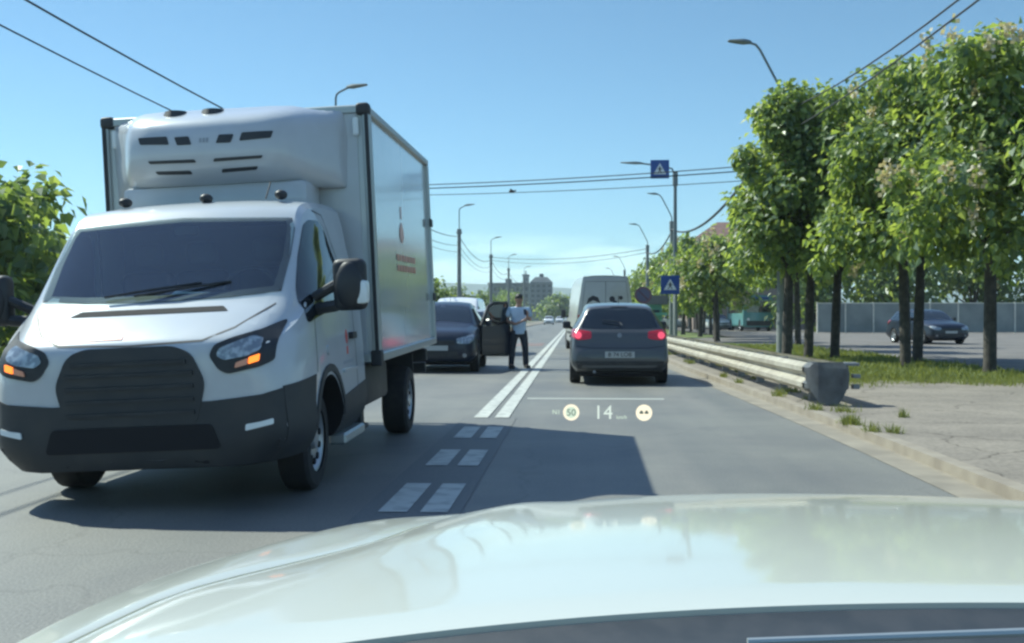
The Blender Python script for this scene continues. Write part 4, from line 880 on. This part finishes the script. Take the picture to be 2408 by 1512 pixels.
# ================================================================= overhead cables
def cable(a, b, sag, r, label, group):
    a = Vector(a); b = Vector(b); bm = B(); pts = []
    for i in range(17):
        t = i/16; p = a.lerp(b, t); p.z -= sag*4*t*(1-t); pts.append(p)
    tube(bm, pts, r, 6); o = obj('overhead_cable', bm, M['cable']); o['label'] = label; o['category'] = 'cable'; o['group'] = group; return o
GL = 'cables along the left street lamps'; GR = 'cables along the right street lamps'; GC = 'cables crossing the road'
LX = [(-7.9, -2.0), (-7.95, 35.7), (-7.9, 73.7), (-8.05, 103.6), (-8.1, 132), (-7.65, 163)]
zz = [(6.55, .75, .024, 'top'), (5.95, .7, .017, 'middle'), (5.5, .6, .013, 'lowest')]
seg = ['in front of the truck box at upper left', 'between the first and second left lamps', 'between the second and third left lamps', 'between the third and fourth left lamps', 'between the fourth and farthest left lamps']
for i in range(5):
    for j, (z, s, r, n) in enumerate(zz):
        if (i >= 3 and j == 2) or (i == 0 and j == 0): continue
        cable((*LX[i], z+(.1 if i == 0 else .2)), (*LX[i+1], z+((.4 if j == 1 else .22) if i == 0 else .2)), s if i else (.40 if j == 1 else .42), r, '%s cable %s' % (n, seg[i]), GL)
cable((5.9, -2, 7.0), (5.78, 30.7, 6.95), .95, .017, 'upper cable running from the nearest right lamp to the top right corner', GR)
cable((5.9, -2, 6.3), (5.78, 30.7, 6.3), .5, .017, 'lower cable behind the top of the right hand trees', GR)
cable((5.78, 30.7, 6.6), (6.0, 68, 6.7), 1.15, .055, 'thick cable sagging from the tree crown to the second right lamp', GR)
cable((6.0, 68, 6.6), (5.95, 90, 6.6), .6, .05, 'thick cable between the second and third right lamps', GR)
cable((-7.95, 35.7, 5.55), (5.78, 30.7, 5.52), .12, .016, 'highest thin cable crossing the road above the hatchback', GC)
cable((-7.95, 35.7, 5.42), (5.78, 30.7, 5.38), .10, .018, 'middle thin cable crossing the road above the hatchback', GC)
cable((-7.95, 35.7, 5.25), (5.78, 30.7, 5.10), .12, .012, 'lowest thin cable crossing the road above the hatchback', GC)
cable((-8.05, 103.6, 7.0), (5.95, 90, 6.9), .5, .025, 'far upper cable crossing the road above the vans', GC)
cable((-8.05, 103.6, 6.7), (5.95, 90, 6.6), .6, .02, 'far lower cable crossing the road above the vans', GC)
# bird
p = at(1203, 450, 60); bm = B(); sph(bm, (0, 0, 0), .11, (1.6, .8, .7)); 
for s in (-1, 1): bm.faces.new([bm.verts.new(q) for q in ((.08, 0, .03), (-.08, 0, .03), (-.10, s*.30, .10), (.02, s*.36, .09))])
sph(bm, (.2, 0, .03), .05); o = obj('bird', bm, M['print']); o.location = p; tag(o, 'small dark bird in the sky above the road', 'bird')

# ================================================================= trees
def leaves(rr, clumps, n, size, mats=3, w=(.5, .8, 1.0), droop=.5):
    V = []; F = []; MI = []
    tot = sum(c[3]**2 for c in clumps)
    for (cx, cy, cz, r) in clumps:
        for _ in range(int(n*r*r/tot)):
            th = rr.uniform(0, 2*pi); u = rr.uniform(-1, 1); q = math.sqrt(1-u*u); rad = r*(rr.random()**.45)*(rr.uniform(.85, 1.15) if rr.random() < .88 else rr.uniform(1.1, 1.55))
            d = Vector((q*cos(th), q*sin(th), u)); p = Vector((cx, cy, cz))+Vector((d.x*rad, d.y*rad, d.z*rad*.82))
            a = (d*.6+Vector((rr.uniform(-1, 1), rr.uniform(-1, 1), rr.uniform(-1, .4)-droop))).normalized()     # leaf axis
            nrm = (d+Vector((rr.uniform(-.8, .8), rr.uniform(-.8, .8), rr.uniform(-.2, 1.2)))).normalized()
            s = a.cross(nrm)
            if s.length < .05: continue
            s.normalize(); nn = s.cross(a); L = size*rr.uniform(.65, 1.25); wd = L*rr.uniform(.30, .42); b = len(V)
            V += [tuple(p), tuple(p+a*L*.42+s*wd+nn*L*.10), tuple(p+a*L-nn*L*.12), tuple(p+a*L*.42-s*wd+nn*L*.10)]
            F += [(b, b+1, b+2), (b, b+2, b+3)]
            k = rr.random(); up = (p.z-cz)/r*.12
            mi = 0 if k < w[0] else (1 if k < w[1] else 2); MI += [mi, mi]
    return V, F, MI
def tree(x, y, h, cr_, label, seed, n=3000, size=.24, z0=.08, trunk=.13, crown_base=2.1, bloom=0, group='trees in a row beyond the guardrail', cat='tree', shade=(.45, .82), name='street_tree'):
    rr = random.Random(seed); T = thing(name, label, cat, (x, y, z0), 0, group)
    bm = B(); lean = rr.uniform(-.12, .12); top = h*.62
    tube(bm, [(0, 0, -.05), (0, 0, .12), (lean*.3, 0, crown_base*.5), (lean, lean, crown_base), (lean*1.4, lean, top)], [trunk*1.5, trunk*1.05, trunk, trunk*.85, trunk*.35], 10)
    tk = obj('trunk', bm, M['bark'], T)
    clumps = []
    bm = B(); nb = 8
    for k in range(nb):
        a = 2*pi*k/nb+rr.uniform(-.3, .3); zb = crown_base*.92+rr.uniform(0, .9); rd = cr_*rr.uniform(.45, .75); ze = crown_base+rr.uniform(.3, (h-crown_base)*.62)
        e = Vector((lean+rd*cos(a), lean+rd*sin(a), ze)); s = Vector((lean, lean, zb))
        tube(bm, [s, s.lerp(e, .5)+Vector((0, 0, .1)), e], [trunk*.42, trunk*.3, trunk*.12], 6); clumps.append((e.x, e.y, e.z, cr_*rr.uniform(.34, .5)))
    obj('limbs', bm, M['bark'], T)
    hm = h-crown_base
    for k in range(9):
        a = rr.uniform(0, 2*pi); t = rr.uniform(.25, .86); rd = cr_*rr.uniform(.1, .62)*(1.15-t*.6); clumps.append((lean+rd*cos(a), lean+rd*sin(a), crown_base+hm*t, cr_*rr.uniform(.30, .46)))
    clumps.append((lean, lean, crown_base+hm*.5, cr_*.62)); clumps.append((lean, lean, h-cr_*.30, cr_*.36))
    if n > 4000:
        for k in range(9):
            a = rr.uniform(0, 2*pi); t = rr.uniform(-.02, .95); rd = cr_*rr.uniform(.75, 1.05)*(1.1-t*.35); clumps.append((lean+rd*cos(a), lean+rd*sin(a), crown_base+hm*t, cr_*rr.uniform(.15, .26)))
    V, F, MI = leaves(rr, clumps, n, size, w=(shade[0], shade[1]))
    me = bpy.data.meshes.new('crown'); me.from_pydata(V, [], F); me.polygons.foreach_set('material_index', MI)
    link('crown', me, T, [M['leafA'], M['leafB'], M['leafC']], smooth=False)
    if bloom:
        bm = B()
        for k in range(bloom):
            c = rr.choice(clumps); d = Vector((rr.gauss(0, 1), rr.gauss(0, 1)-.5, rr.gauss(0, 1)*.7+.3)).normalized(); p = Vector(c[:3])+d*c[3]*1.1
            for j in range(30):
                q = p+Vector((rr.gauss(0, .07), rr.gauss(0, .07), rr.gauss(.02, .10))); n_ = Vector((rr.gauss(0, 1), rr.gauss(0, 1), rr.gauss(0, 1))).normalized(); s = n_.orthogonal().normalized()*.055; u = n_.cross(s.normalized())*.055
                bm.faces.new([bm.verts.new(q+s), bm.verts.new(q+u), bm.verts.new(q-s), bm.verts.new(q-u)])
        obj('blossom', bm, M['bloom'], T, False)
    return T
TR = [(9.4, 18.5, 6.3, 1.9), (8.2, 22.0, 6.9, 2.0), (7.55, 25.3, 7.2, 1.9), (8.4, 27.2, 7.5, 2.2), (7.15, 30.4, 7.5, 2.3), (6.35, 30.0, 7.6, 2.15), (7.3, 37.6, 6.2, 1.75), (8.9, 44, 6.5, 2.3), (6.6, 51, 5.0, 2.0), (7.3, 57, 5.3, 2.0), (7.3, 64, 5.7, 2.1), (7.2, 73, 6.5, 2.2), (7.3, 83, 6.6, 2.3), (7.4, 95, 6.7, 2.4), (7.6, 110, 6.8, 2.5), (7.6, 128, 6.8, 2.6)]
TR.append((5.55, 28.9, 7.35, 1.6))
ordn = ['tree at the far right edge, nearest of the row', 'second tree from the right edge, on the paved corner', 'third tree from the right edge of the row', 'fourth tree from the right, set back on the grass', 'large leafy tree beside the nearest right street lamp', 'tree just left of the big leafy one, on the grass', 'leftmost thick trunk tree on the grass verge', 'tree in front of the teal bus', 'tree left of the teal bus', 'tree with crown below the red roof', 'tree right of the crossing sign post', 'tree behind the crossing sign post', 'tree left of the crossing sign post', 'tree right of the white van roof', 'small far tree touching the white van roof', 'farthest tree at the left end of the row', 'tree standing right in front of the nearest right lamp pole']
for i, (x, y, h, r) in enumerate(TR):
    near = y < 40
    tree(x, y, h, r, ordn[i], 100+i, n=10500 if near else (5200 if y < 70 else 2200), size=.205 if near else (.27 if y < 70 else .36), trunk=.125, crown_base=2.4 if y < 54 else 1.7, bloom=(60 if i in (1, 3, 4, 6) else 46 if i in (8, 9, 11, 12) else 0))
# thinner trunks and a second row farther right
for i, (x, y) in enumerate([(8.6, 66), (8.9, 72), (9.4, 80), (9.3, 88), (10.9, 98), (11.4, 108)]):
    tree(x, y, 6.2, 2.1, ['slim tree behind the row, just left of the teal bus', 'second slim tree left of the teal bus', 'third slim tree left of the teal bus', 'fourth slim tree left of the teal bus', 'fifth slim tree left of the teal bus', 'farthest slim tree left of the teal bus'][i], 300+i, n=1300, size=.34, trunk=.10, crown_base=2.0, group='slim trees behind the row', z0=.09)
# tall trees behind the fence at right
for i, (x, y, h, r) in enumerate([(19, 88, 8, 4.2), (26, 90, 9, 4.5), (33, 92, 9.5, 4.5), (40, 90, 9, 4.5), (47, 92, 9, 4.5), (13.5, 118, 8, 4.5), (21, 125, 9, 5), (16, 150, 9, 5), (10, 160, 8, 5)]):
    tree(x, y, h, r, ['dark leafy tree behind the fence, next to the bus', 'dark leafy tree behind the middle of the fence', 'dark leafy tree behind the right part of the fence', 'tree behind the right end of the fence', 'tree beyond the far right end of the fence', 'broad tree behind the teal bus', 'broad tree behind the red roofed house', 'far broad tree right of the white van', 'far broad tree at the bend of the road'][i], 400+i, n=2600, size=.55, trunk=.2, crown_base=1.2, shade=(.25, .92), group='background trees at right', z0=0)
# left side trees
for i, (x, y, h, r) in enumerate([(-11.8, 86, 4.6, 2.2), (-15.6, 29.5, 5.2, 2.4), (-17.8, 33, 5.4, 2.6), (-14.4, 26, 4.6, 2.2), (-13, 96, 4.2, 2.4), (-15, 140, 5.2, 3.0), (-14, 170, 5.8, 3.2), (-12, 210, 6.4, 4), (-15, 240, 7.5, 5)]):
    tree(x, y, h, r, ['dark round tree right beside the truck box edge', 'roadside tree at the left edge behind the truck mirror', 'roadside tree second from the left edge', 'roadside tree at the outermost left edge', 'small tree behind the dark round one at left', 'green tree behind the white low van', 'green tree behind the open car door', 'tree at the foot of the apartment block', 'far tree left of the apartment block'][i], 500+i, n=1800, size=.42, trunk=.14, crown_base=.8, shade=(.4, .9), group='trees on the left side', z0=0)
for i, (x, y, h, r) in enumerate([(-6, 330, 9, 7), (3, 360, 10, 8), (-22, 340, 10, 8), (14, 350, 10, 8), (26, 330, 11, 8)]):
    tree(x, y, h, r, ['far tree at the vanishing point of the road', 'far tree just right of the vanishing point', 'far tree below the apartment block', 'far tree hidden mostly by the white van', 'far tree past the right side of the white van'][i], 600+i, n=1600, size=1.1, trunk=.3, crown_base=.6, shade=(.3, .95), group='far trees across the end of the road', z0=0)

# grass blades on the verge
rr = random.Random(5); V = []; F = []
def inside(x, y): return not (2.5 < x < 9.2 and y < 20.2) and x > 3.3
k = 0
while k < 26000:
    y = 19.5+rr.random()**1.8*36; x = rr.uniform(3.3, 8.95)
    if y > 44 and x > 5: x = rr.uniform(3.3, 5)
    if y < 19.9+max(0, 5-x)*.9: k += 1; continue
    a = rr.uniform(0, 2*pi); h = rr.uniform(.04, .13)*(1.6 if rr.random() < .06 else 1); w = .012+.0006*y; b = len(V); lx = rr.gauss(0, .04); ly = rr.gauss(0, .04)
    V += [(x-w*cos(a), y-w*sin(a), .078), (x+w*cos(a), y+w*sin(a), .078), (x+lx, y+ly, .078+h)]; F.append((b, b+1, b+2)); k += 1
cl = [(rr.uniform(2.75, 4.2), rr.uniform(8, 34), rr.uniform(.04, .12)) for _ in range(14)]+[(rr.uniform(4, 9), 19.6+rr.gauss(0, .5), rr.uniform(.15, .5)) for _ in range(40)]+[(2.72+rr.uniform(0, .1)+max(0, (20-y_)*.015), y_, .07) for y_ in [rr.uniform(9, 40) for _ in range(16)]]
for cx, cy, cr0 in cl:
    for _ in range(int(60+260*cr0)):
        x = cx+rr.gauss(0, cr0*.6); y = cy+rr.gauss(0, cr0); a = rr.uniform(0, 2*pi); h = rr.uniform(.03, .13); w = .008; b = len(V)
        if x < 2.72: continue
        V += [(x-w*cos(a), y-w*sin(a), .08), (x+w*cos(a), y+w*sin(a), .08), (x+rr.gauss(0, .04), y+rr.gauss(0, .04), .08+h)]; F.append((b, b+1, b+2))
me = bpy.data.meshes.new('grass'); me.from_pydata(V, [], F); o = link('grass', me, None, mat('grass blades', (.17, .20, .065), .8, transl=.3), smooth=False); tag(o, kind='stuff'); o['label'] = 'short green grass growing on the verge behind the guardrail'; o['category'] = 'grass'

# ================================================================= fence, house, far buildings
T = thing('panel_fence', 'pale grey panel fence behind the right hand tree trunks', 'fence', (0, 0, 0))
bm = B(); 
for k in range(18): bx(bm, 17.6+k*2.0, 19.55+k*2.0, 80, 80.05, .15, 2.22)
obj('fence_panels', bm, mat('fence panel', (.18, .20, .19), .7, noise=(.7, (.28, .30, .28), .35, .65)), T, False)
for k in range(19): bm = B(); bx(bm, 17.53+k*2.0, 17.62+k*2.0, 79.95, 80.1, .05, 2.32); obj('fence_post', bm, M['galv'], T)
bm = B(); bx(bm, 17.5, 53.6, 79.97, 80.08, 2.225, 2.29); obj('top_rail', bm, M['galv'], T)
def gable_house(name, label, x0, x1, y0, y1, hw, hr, wall, roof, cat='house'):
    T = thing(name, label, cat, ((x0+x1)/2, (y0+y1)/2, 0)); w = (x1-x0)/2; d = (y1-y0)/2
    bm = B(); bx(bm, -w, w, -d, d, 0, hw); wl = obj('wall', bm, wall, T, False)
    bm = B(); e = .4; v = [bm.verts.new(p) for p in ((-w-e, -d-e, hw), (w+e, -d-e, hw), (w+e, d+e, hw), (-w-e, d+e, hw), (-w*.55, 0, hr), (w*.55, 0, hr))]
    for f in ((0, 1, 5, 4), (1, 2, 5), (2, 3, 4, 5), (3, 0, 4), (3, 2, 1, 0)): bm.faces.new([v[i] for i in f])
    rf = obj('roof', bm, roof, T, False)
    bm = B(); bx(bm, -w*.3-.3, -w*.3+.3, -.3, .3, hr-.8, hr+.9); obj('chimney', bm, wall, rf, False)
    for fl in range(max(1, int(hw//3))):
        for k in range(4):
            xx = -w+ (k+.5)*2*w/4; bm = B(); bx(bm, xx-.5, xx+.5, -d-.03, -d+.05, 1+fl*3, 2.4+fl*3); obj('window', bm, M['glass'], T, False)
    return T
gable_house('house', 'house with a reddish tiled roof behind the right hand trees', 11.2, 24, 104, 114, 8.4, 10.7, mat('house wall', (.30, .23, .19), .8), mat('tile roof', (.15, .085, .07), .8, noise=(2, (.20, .11, .09), .4, .6)))
gable_house('low_shed', 'low pale shed on the side road left of the bus', 8.6, 12.2, 126, 134, 2.6, 3.6, mat('shed wall', (.5, .5, .47), .8), mat('shed roof', (.25, .2, .18), .8), 'shed')
def block(name, label, px0, px1, pyt, Y, depth, wallc, floors, bays, top=None, rz=0):
    a = at(px0, 747, Y); b = at(px1, 747, Y); zt = at(px0, pyt, Y).z; w = (b.x-a.x)/2
    T = thing(name, label, 'building', ((a.x+b.x)/2, Y+depth/2, 0), rz)
    wm = mat(name+' wall', wallc, .85, noise=(.2, tuple(c*1.25 for c in wallc), .4, .6))
    bm = B(); bx(bm, -w, w, -depth/2, depth/2, 0, zt); obj('wall', bm, wm, T, False)
    fh = (zt-1.5)/floors
    for f in range(floors):
        for k in range(bays):
            xx = -w+(k+.5)*2*w/bays; bm = B(); bx(bm, xx-w/bays*.55, xx+w/bays*.55, -depth/2-.06, -depth/2+.05, 1.4+f*fh, 1.4+f*fh+fh*.52); obj('window', bm, M['farwindow'], T, False)
        bm = B(); bx(bm, -w-.25, w+.25, -depth/2-.5, -depth/2-.065, .9+f*fh+fh, 1.05+f*fh+fh); obj('ledge', bm, wm, T, False)
    if top == 'dome':
        bm = B(); v = [bm.verts.new(p) for p in ((-w, -depth/2, zt+.003), (w, -depth/2, zt+.003), (w, depth/2, zt+.003), (-w, depth/2, zt+.003))]; u = [bm.verts.new(p) for p in ((-w*.55, -depth*.28, zt+2.0), (w*.55, -depth*.28, zt+2.0), (w*.55, depth*.28, zt+2.0), (-w*.55, depth*.28, zt+2.0))]
        for i in range(4): bm.faces.new((v[i], v[(i+1) % 4], u[(i+1) % 4], u[i]))
        bm.faces.new(u); bx(bm, -w*.2, w*.2, -depth*.1, depth*.1, zt+2.0, zt+3.4, .3); obj('roof', bm, mat('dark roof', (.10, .12, .13), .7), T, False)
    else:
        bm = B(); bx(bm, -w-.3, w+.3, -depth/2-.3, depth/2+.3, zt+.003, zt+.5); bx(bm, -w*.2, w*.1, -2, 2, zt+.503, zt+2.2) if depth > 5 else None; obj('roof', bm, mat('flat roof', (.16, .17, .17), .8), T, False)
    return T
block('apartment_block', 'long grey apartment block on the horizon left of the tower', 1148, 1243, 668, 430, 14, (.17, .19, .18), 5, 9)
block('tower_block', 'tall grey tower with a peaked top on the horizon', 1246, 1298, 663, 420, 9, (.15, .17, .18), 7, 4, 'dome')
block('tall_narrow_block', 'narrow tall block between the long apartment block and the tower', 1229, 1242, 648, 470, 8, (.24, .25, .26), 8, 2)
block('kiosk', 'low green and white kiosk behind the right side of the grey hatchback', 1528, 1556, 716, 60, 2.2, (.12, .33, .24), 1, 1)
block('roadside_building', 'low pale building far left behind the parked vans', 1100, 1150, 700, 300, 12, (.30, .31, .29), 3, 5)

# ================================================================= own car (white bonnet, cowl, wiper, windscreen)
def build_own():
    XC = .42
    T = thing('white_car', 'white car whose bonnet fills the bottom of the view', 'car', (XC, 0, 0))
    def hw(Y):
        t = max(0, (Y-1.25)/(2.16-1.25)); return .93*(1-max(0, min(1, t))**3.2*.36)
    def zc(Y): q = Y-.80; return .985-.012*q-.063*q*q
    def seam(Y):
        pts = [(.7, .86), (.85, .83), (1.0, .80), (1.33, .66), (1.7, .60), (2.0, .56), (2.16, .54)]
        for (a, b), (c, d) in zip(pts, pts[1:]):
            if Y <= c: return b+(d-b)*(Y-a)/(c-a)
        return .54
    def z(X, Y):
        u = abs(X)/hw(Y); sX = seam(Y); base = zc(Y)-(.070+.03*max(0, min(1, (Y-1)/1)))*u**2.6
        # crease ridge near the seam
        return base+.006*math.exp(-((abs(X)-sX*.86)/.05)**2)+.010*math.exp(-((abs(X)-min(.80, sX+.13))/.07)**2)
    def y0(x): return .86-.14*(x/.8)**2*.9      # rear edge of the bonnet, an arc
    nx, ny = 56, 40
    bm = B(); G = []
    for j in range(ny+1):
        row = []
        for i in range(nx+1):
            u = -1+2*i/nx; t = j/ny
            X0 = u*(seam(.85)-.004); Ya = y0(X0); Y = Ya+(2.17-Ya)*t; X = u*(seam(Y)-.004); fr = max(0, (t-.9)/.1)
            e = .004 if (abs(u) > .999 or j in (0,)) else 0
            row.append(bm.verts.new((X, Y, z(X, Y)-.05*fr**2-e)))
        G.append(row)
    for j in range(ny):
        for i in range(nx): bm.faces.new((G[j][i], G[j][i+1], G[j+1][i+1], G[j+1][i]))
    r = bmesh.ops.extrude_edge_only(bm, edges=[e for e in bm.edges if len(e.link_faces) == 1]); bmesh.ops.translate(bm, vec=(0, 0, -.03), verts=[v for v in r['geom'] if isinstance(v, bmesh.types.BMVert)])
    bmesh.ops.recalc_face_normals(bm, faces=bm.faces)
    obj('bonnet', bm, M['own'], T, ang=50)
    for s in (-1, 1):
        bm = B(); G = []
        for j in range(33):
            Y = .35+(2.17-.35)*j/32; row = []; sx = seam(Y)+.003; w = hw(Y)
            prof = []
            for i in range(13):
                t = i/12; X = sx+(w-.03-sx)*t; prof.append((X, z(X, max(Y, .6))-(.004 if i == 0 else 0)))
            xe, ze = prof[-1]
            prof += [(xe+.018, ze-.012), (xe+.030, ze-.035), (xe+.036, ze-.075), (xe+.038, ze-.16), (xe+.03, ze-.32), (xe-.02, .30)]
            prof = [(sx, prof[0][1]-.03)]+prof
            G.append([bm.verts.new((s*a, Y, b)) for a, b in prof])
        for q, w_ in zip(G, G[1:]):
            for k in range(len(q)-1): bm.faces.new((q[k], q[k+1], w_[k+1], w_[k]))
        bmesh.ops.recalc_face_normals(bm, faces=bm.faces); obj('wing', bm, M['own'], T, ang=60)
    # nose
    bm = B(); G = []
    for i in range(41):
        X = -.62+1.24*i/40; X = X*(.93/.93)
        zz_ = z(X, 2.17)-.05; yy = 2.17
        G.append([bm.verts.new((X, yy+a, zz_-b)) for a, b in ((0, .03), (0, 0), (.03, .02), (.07, .08), (.09, .2), (.07, .5))])
    for q, w_ in zip(G, G[1:]):
        for k in range(5): bm.faces.new((q[k], q[k+1], w_[k+1], w_[k]))
    bmesh.ops.recalc_face_normals(bm, faces=bm.faces); obj('nose', bm, M['own'], T, ang=60)
    # engine bay floor so nothing shows through the gaps
    bm = B(); bx(bm, -.80, .80, .60, 2.0, .60, .80); obj('engine_cover', bm, M['well'], T)
    # cowl
    bm = B(); G = []
    for i in range(33):
        X = -.86+1.72*i/32; yb = y0(X)
        G.append([bm.verts.new((X, yb-a, z(X, yb)-b)) for a, b in ((.004, .008), (.03, .018), (.10, .026), (.16, .05), (.30, .10))])
    for q, w_ in zip(G, G[1:]):
        for k in range(4): bm.faces.new((q[k], q[k+1], w_[k+1], w_[k]))
    bmesh.ops.recalc_face_normals(bm, faces=bm.faces); obj('cowl', bm, mat('cowl plastic', (.035, .042, .048), .5, noise=(30, (.05, .055, .06), .4, .6)), T, ang=60)
    for (a, b) in (((-.31, .70, .993), (.40, .745, 1.010)),):
        bm = B(); a = Vector(a); b = Vector(b); tube(bm, [a, a.lerp(b, .5)+Vector((0, .0, .003)), b], [.0025, .0035, .0025], 8); obj('wiper', bm, M['alu'], T)
    return T
own = build_own()

# head-up display readout of the white car: small glowing marks floating over the bonnet front
def build_hud():
    g = mat('display light', (.02, .02, .02), .5, emit=(.85, 1, .9), es=.46); y_ = mat('display light warm', (.02, .02, .02), .5, emit=(1, .92, .70), es=.60); dm = mat('display light dim', (.02, .02, .02), .5, emit=(.8, 1, .8), es=.44)
    c = at(1415, 970, 2.35); T = thing('head_up_display', 'glowing speed readout with two round signs over the bonnet', 'display', c)
    k = 2.35/2550; dk_ = mat('display dark', (.16, .18, .14), .8)
    def tx(s, px, py, h, m, nm):
        me = text_mesh(s, h*k*1.38, .0003); me.materials.append(m); o = bpy.data.objects.new(nm, me); COL.objects.link(o); o.parent = T; o.rotation_euler = (R(90), 0, 0); o.location = ((px-1415)*k, 0, -(py-970)*k)
    tx('14', 1418, 971, 33, g, 'speed_number'); tx('km/h', 1461, 981, 9, dm, 'speed_unit'); tx('N1', 1308, 970, 11, dm, 'road_number'); tx('50', 1343, 971, 16, dk_, 'limit_number')
    for px, nm in ((1343, 'limit_ring'), (1513, 'no_overtaking_ring')):
        bm = B(); n = 28; A = [];
        for i in range(n):
            a = 2*pi*i/n; A.append([bm.verts.new(((px-1415)*k+q*k*cos(a), e, q*k*sin(a))) for q, e in ((19, 0), (13.5, 0))])
        for i in range(n): bm.faces.new((A[i][0], A[(i+1) % n][0], A[(i+1) % n][1], A[i][1]))
        bmesh.ops.solidify(bm, geom=bm.faces[:], thickness=.0006); obj(nm, bm, y_, T, False)
    bm = B(); bx(bm, (1240-1415)*k, (1560-1415)*k, -.0003, .0003, (970-939)*k, (970-936)*k); obj('frame_line', bm, mat('faint display line', (.1, .1, .1), .5, emit=(.85, 1, .95), es=.30), T, False)
    for px, m in ((1343, dm), (1513, y_)):
        bm = B(); cyl(bm, ((px-1415)*k, .0012, 0), 14*k, .0006, 'Y', 24); obj('sign_field', bm, m, T, False)
    for s in (-1, 1):
        bm = B(); bx(bm, (1513+s*6.0-4.5-1415)*k, (1513+s*6.0+4.5-1415)*k, -.0003, .0003, -2.6*k, 2.2*k); bx(bm, (1513+s*6.0-2.6-1415)*k, (1513+s*6.0+2.6-1415)*k, -.0003, .0003, 2.2*k, 5*k); obj('car_symbol', bm, dk_, T, False)
build_hud()

# air
bm = B(); bx(bm, -4600, 4600, -300, 4300, -2, 114)
hz = bpy.data.materials.new('air'); hz.use_nodes = True; t = hz.node_tree; t.nodes.clear(); ho = t.nodes.new('ShaderNodeOutputMaterial'); pv = t.nodes.new('ShaderNodeVolumePrincipled')
pv.inputs['Color'].default_value = (.78, .92, .98, 1); pv.inputs['Density'].default_value = .00034; pv.inputs['Anisotropy'].default_value = .2
t.links.new(pv.outputs[0], ho.inputs['Volume']); o = obj('haze', bm, hz, None, False); tag(o, kind='stuff')
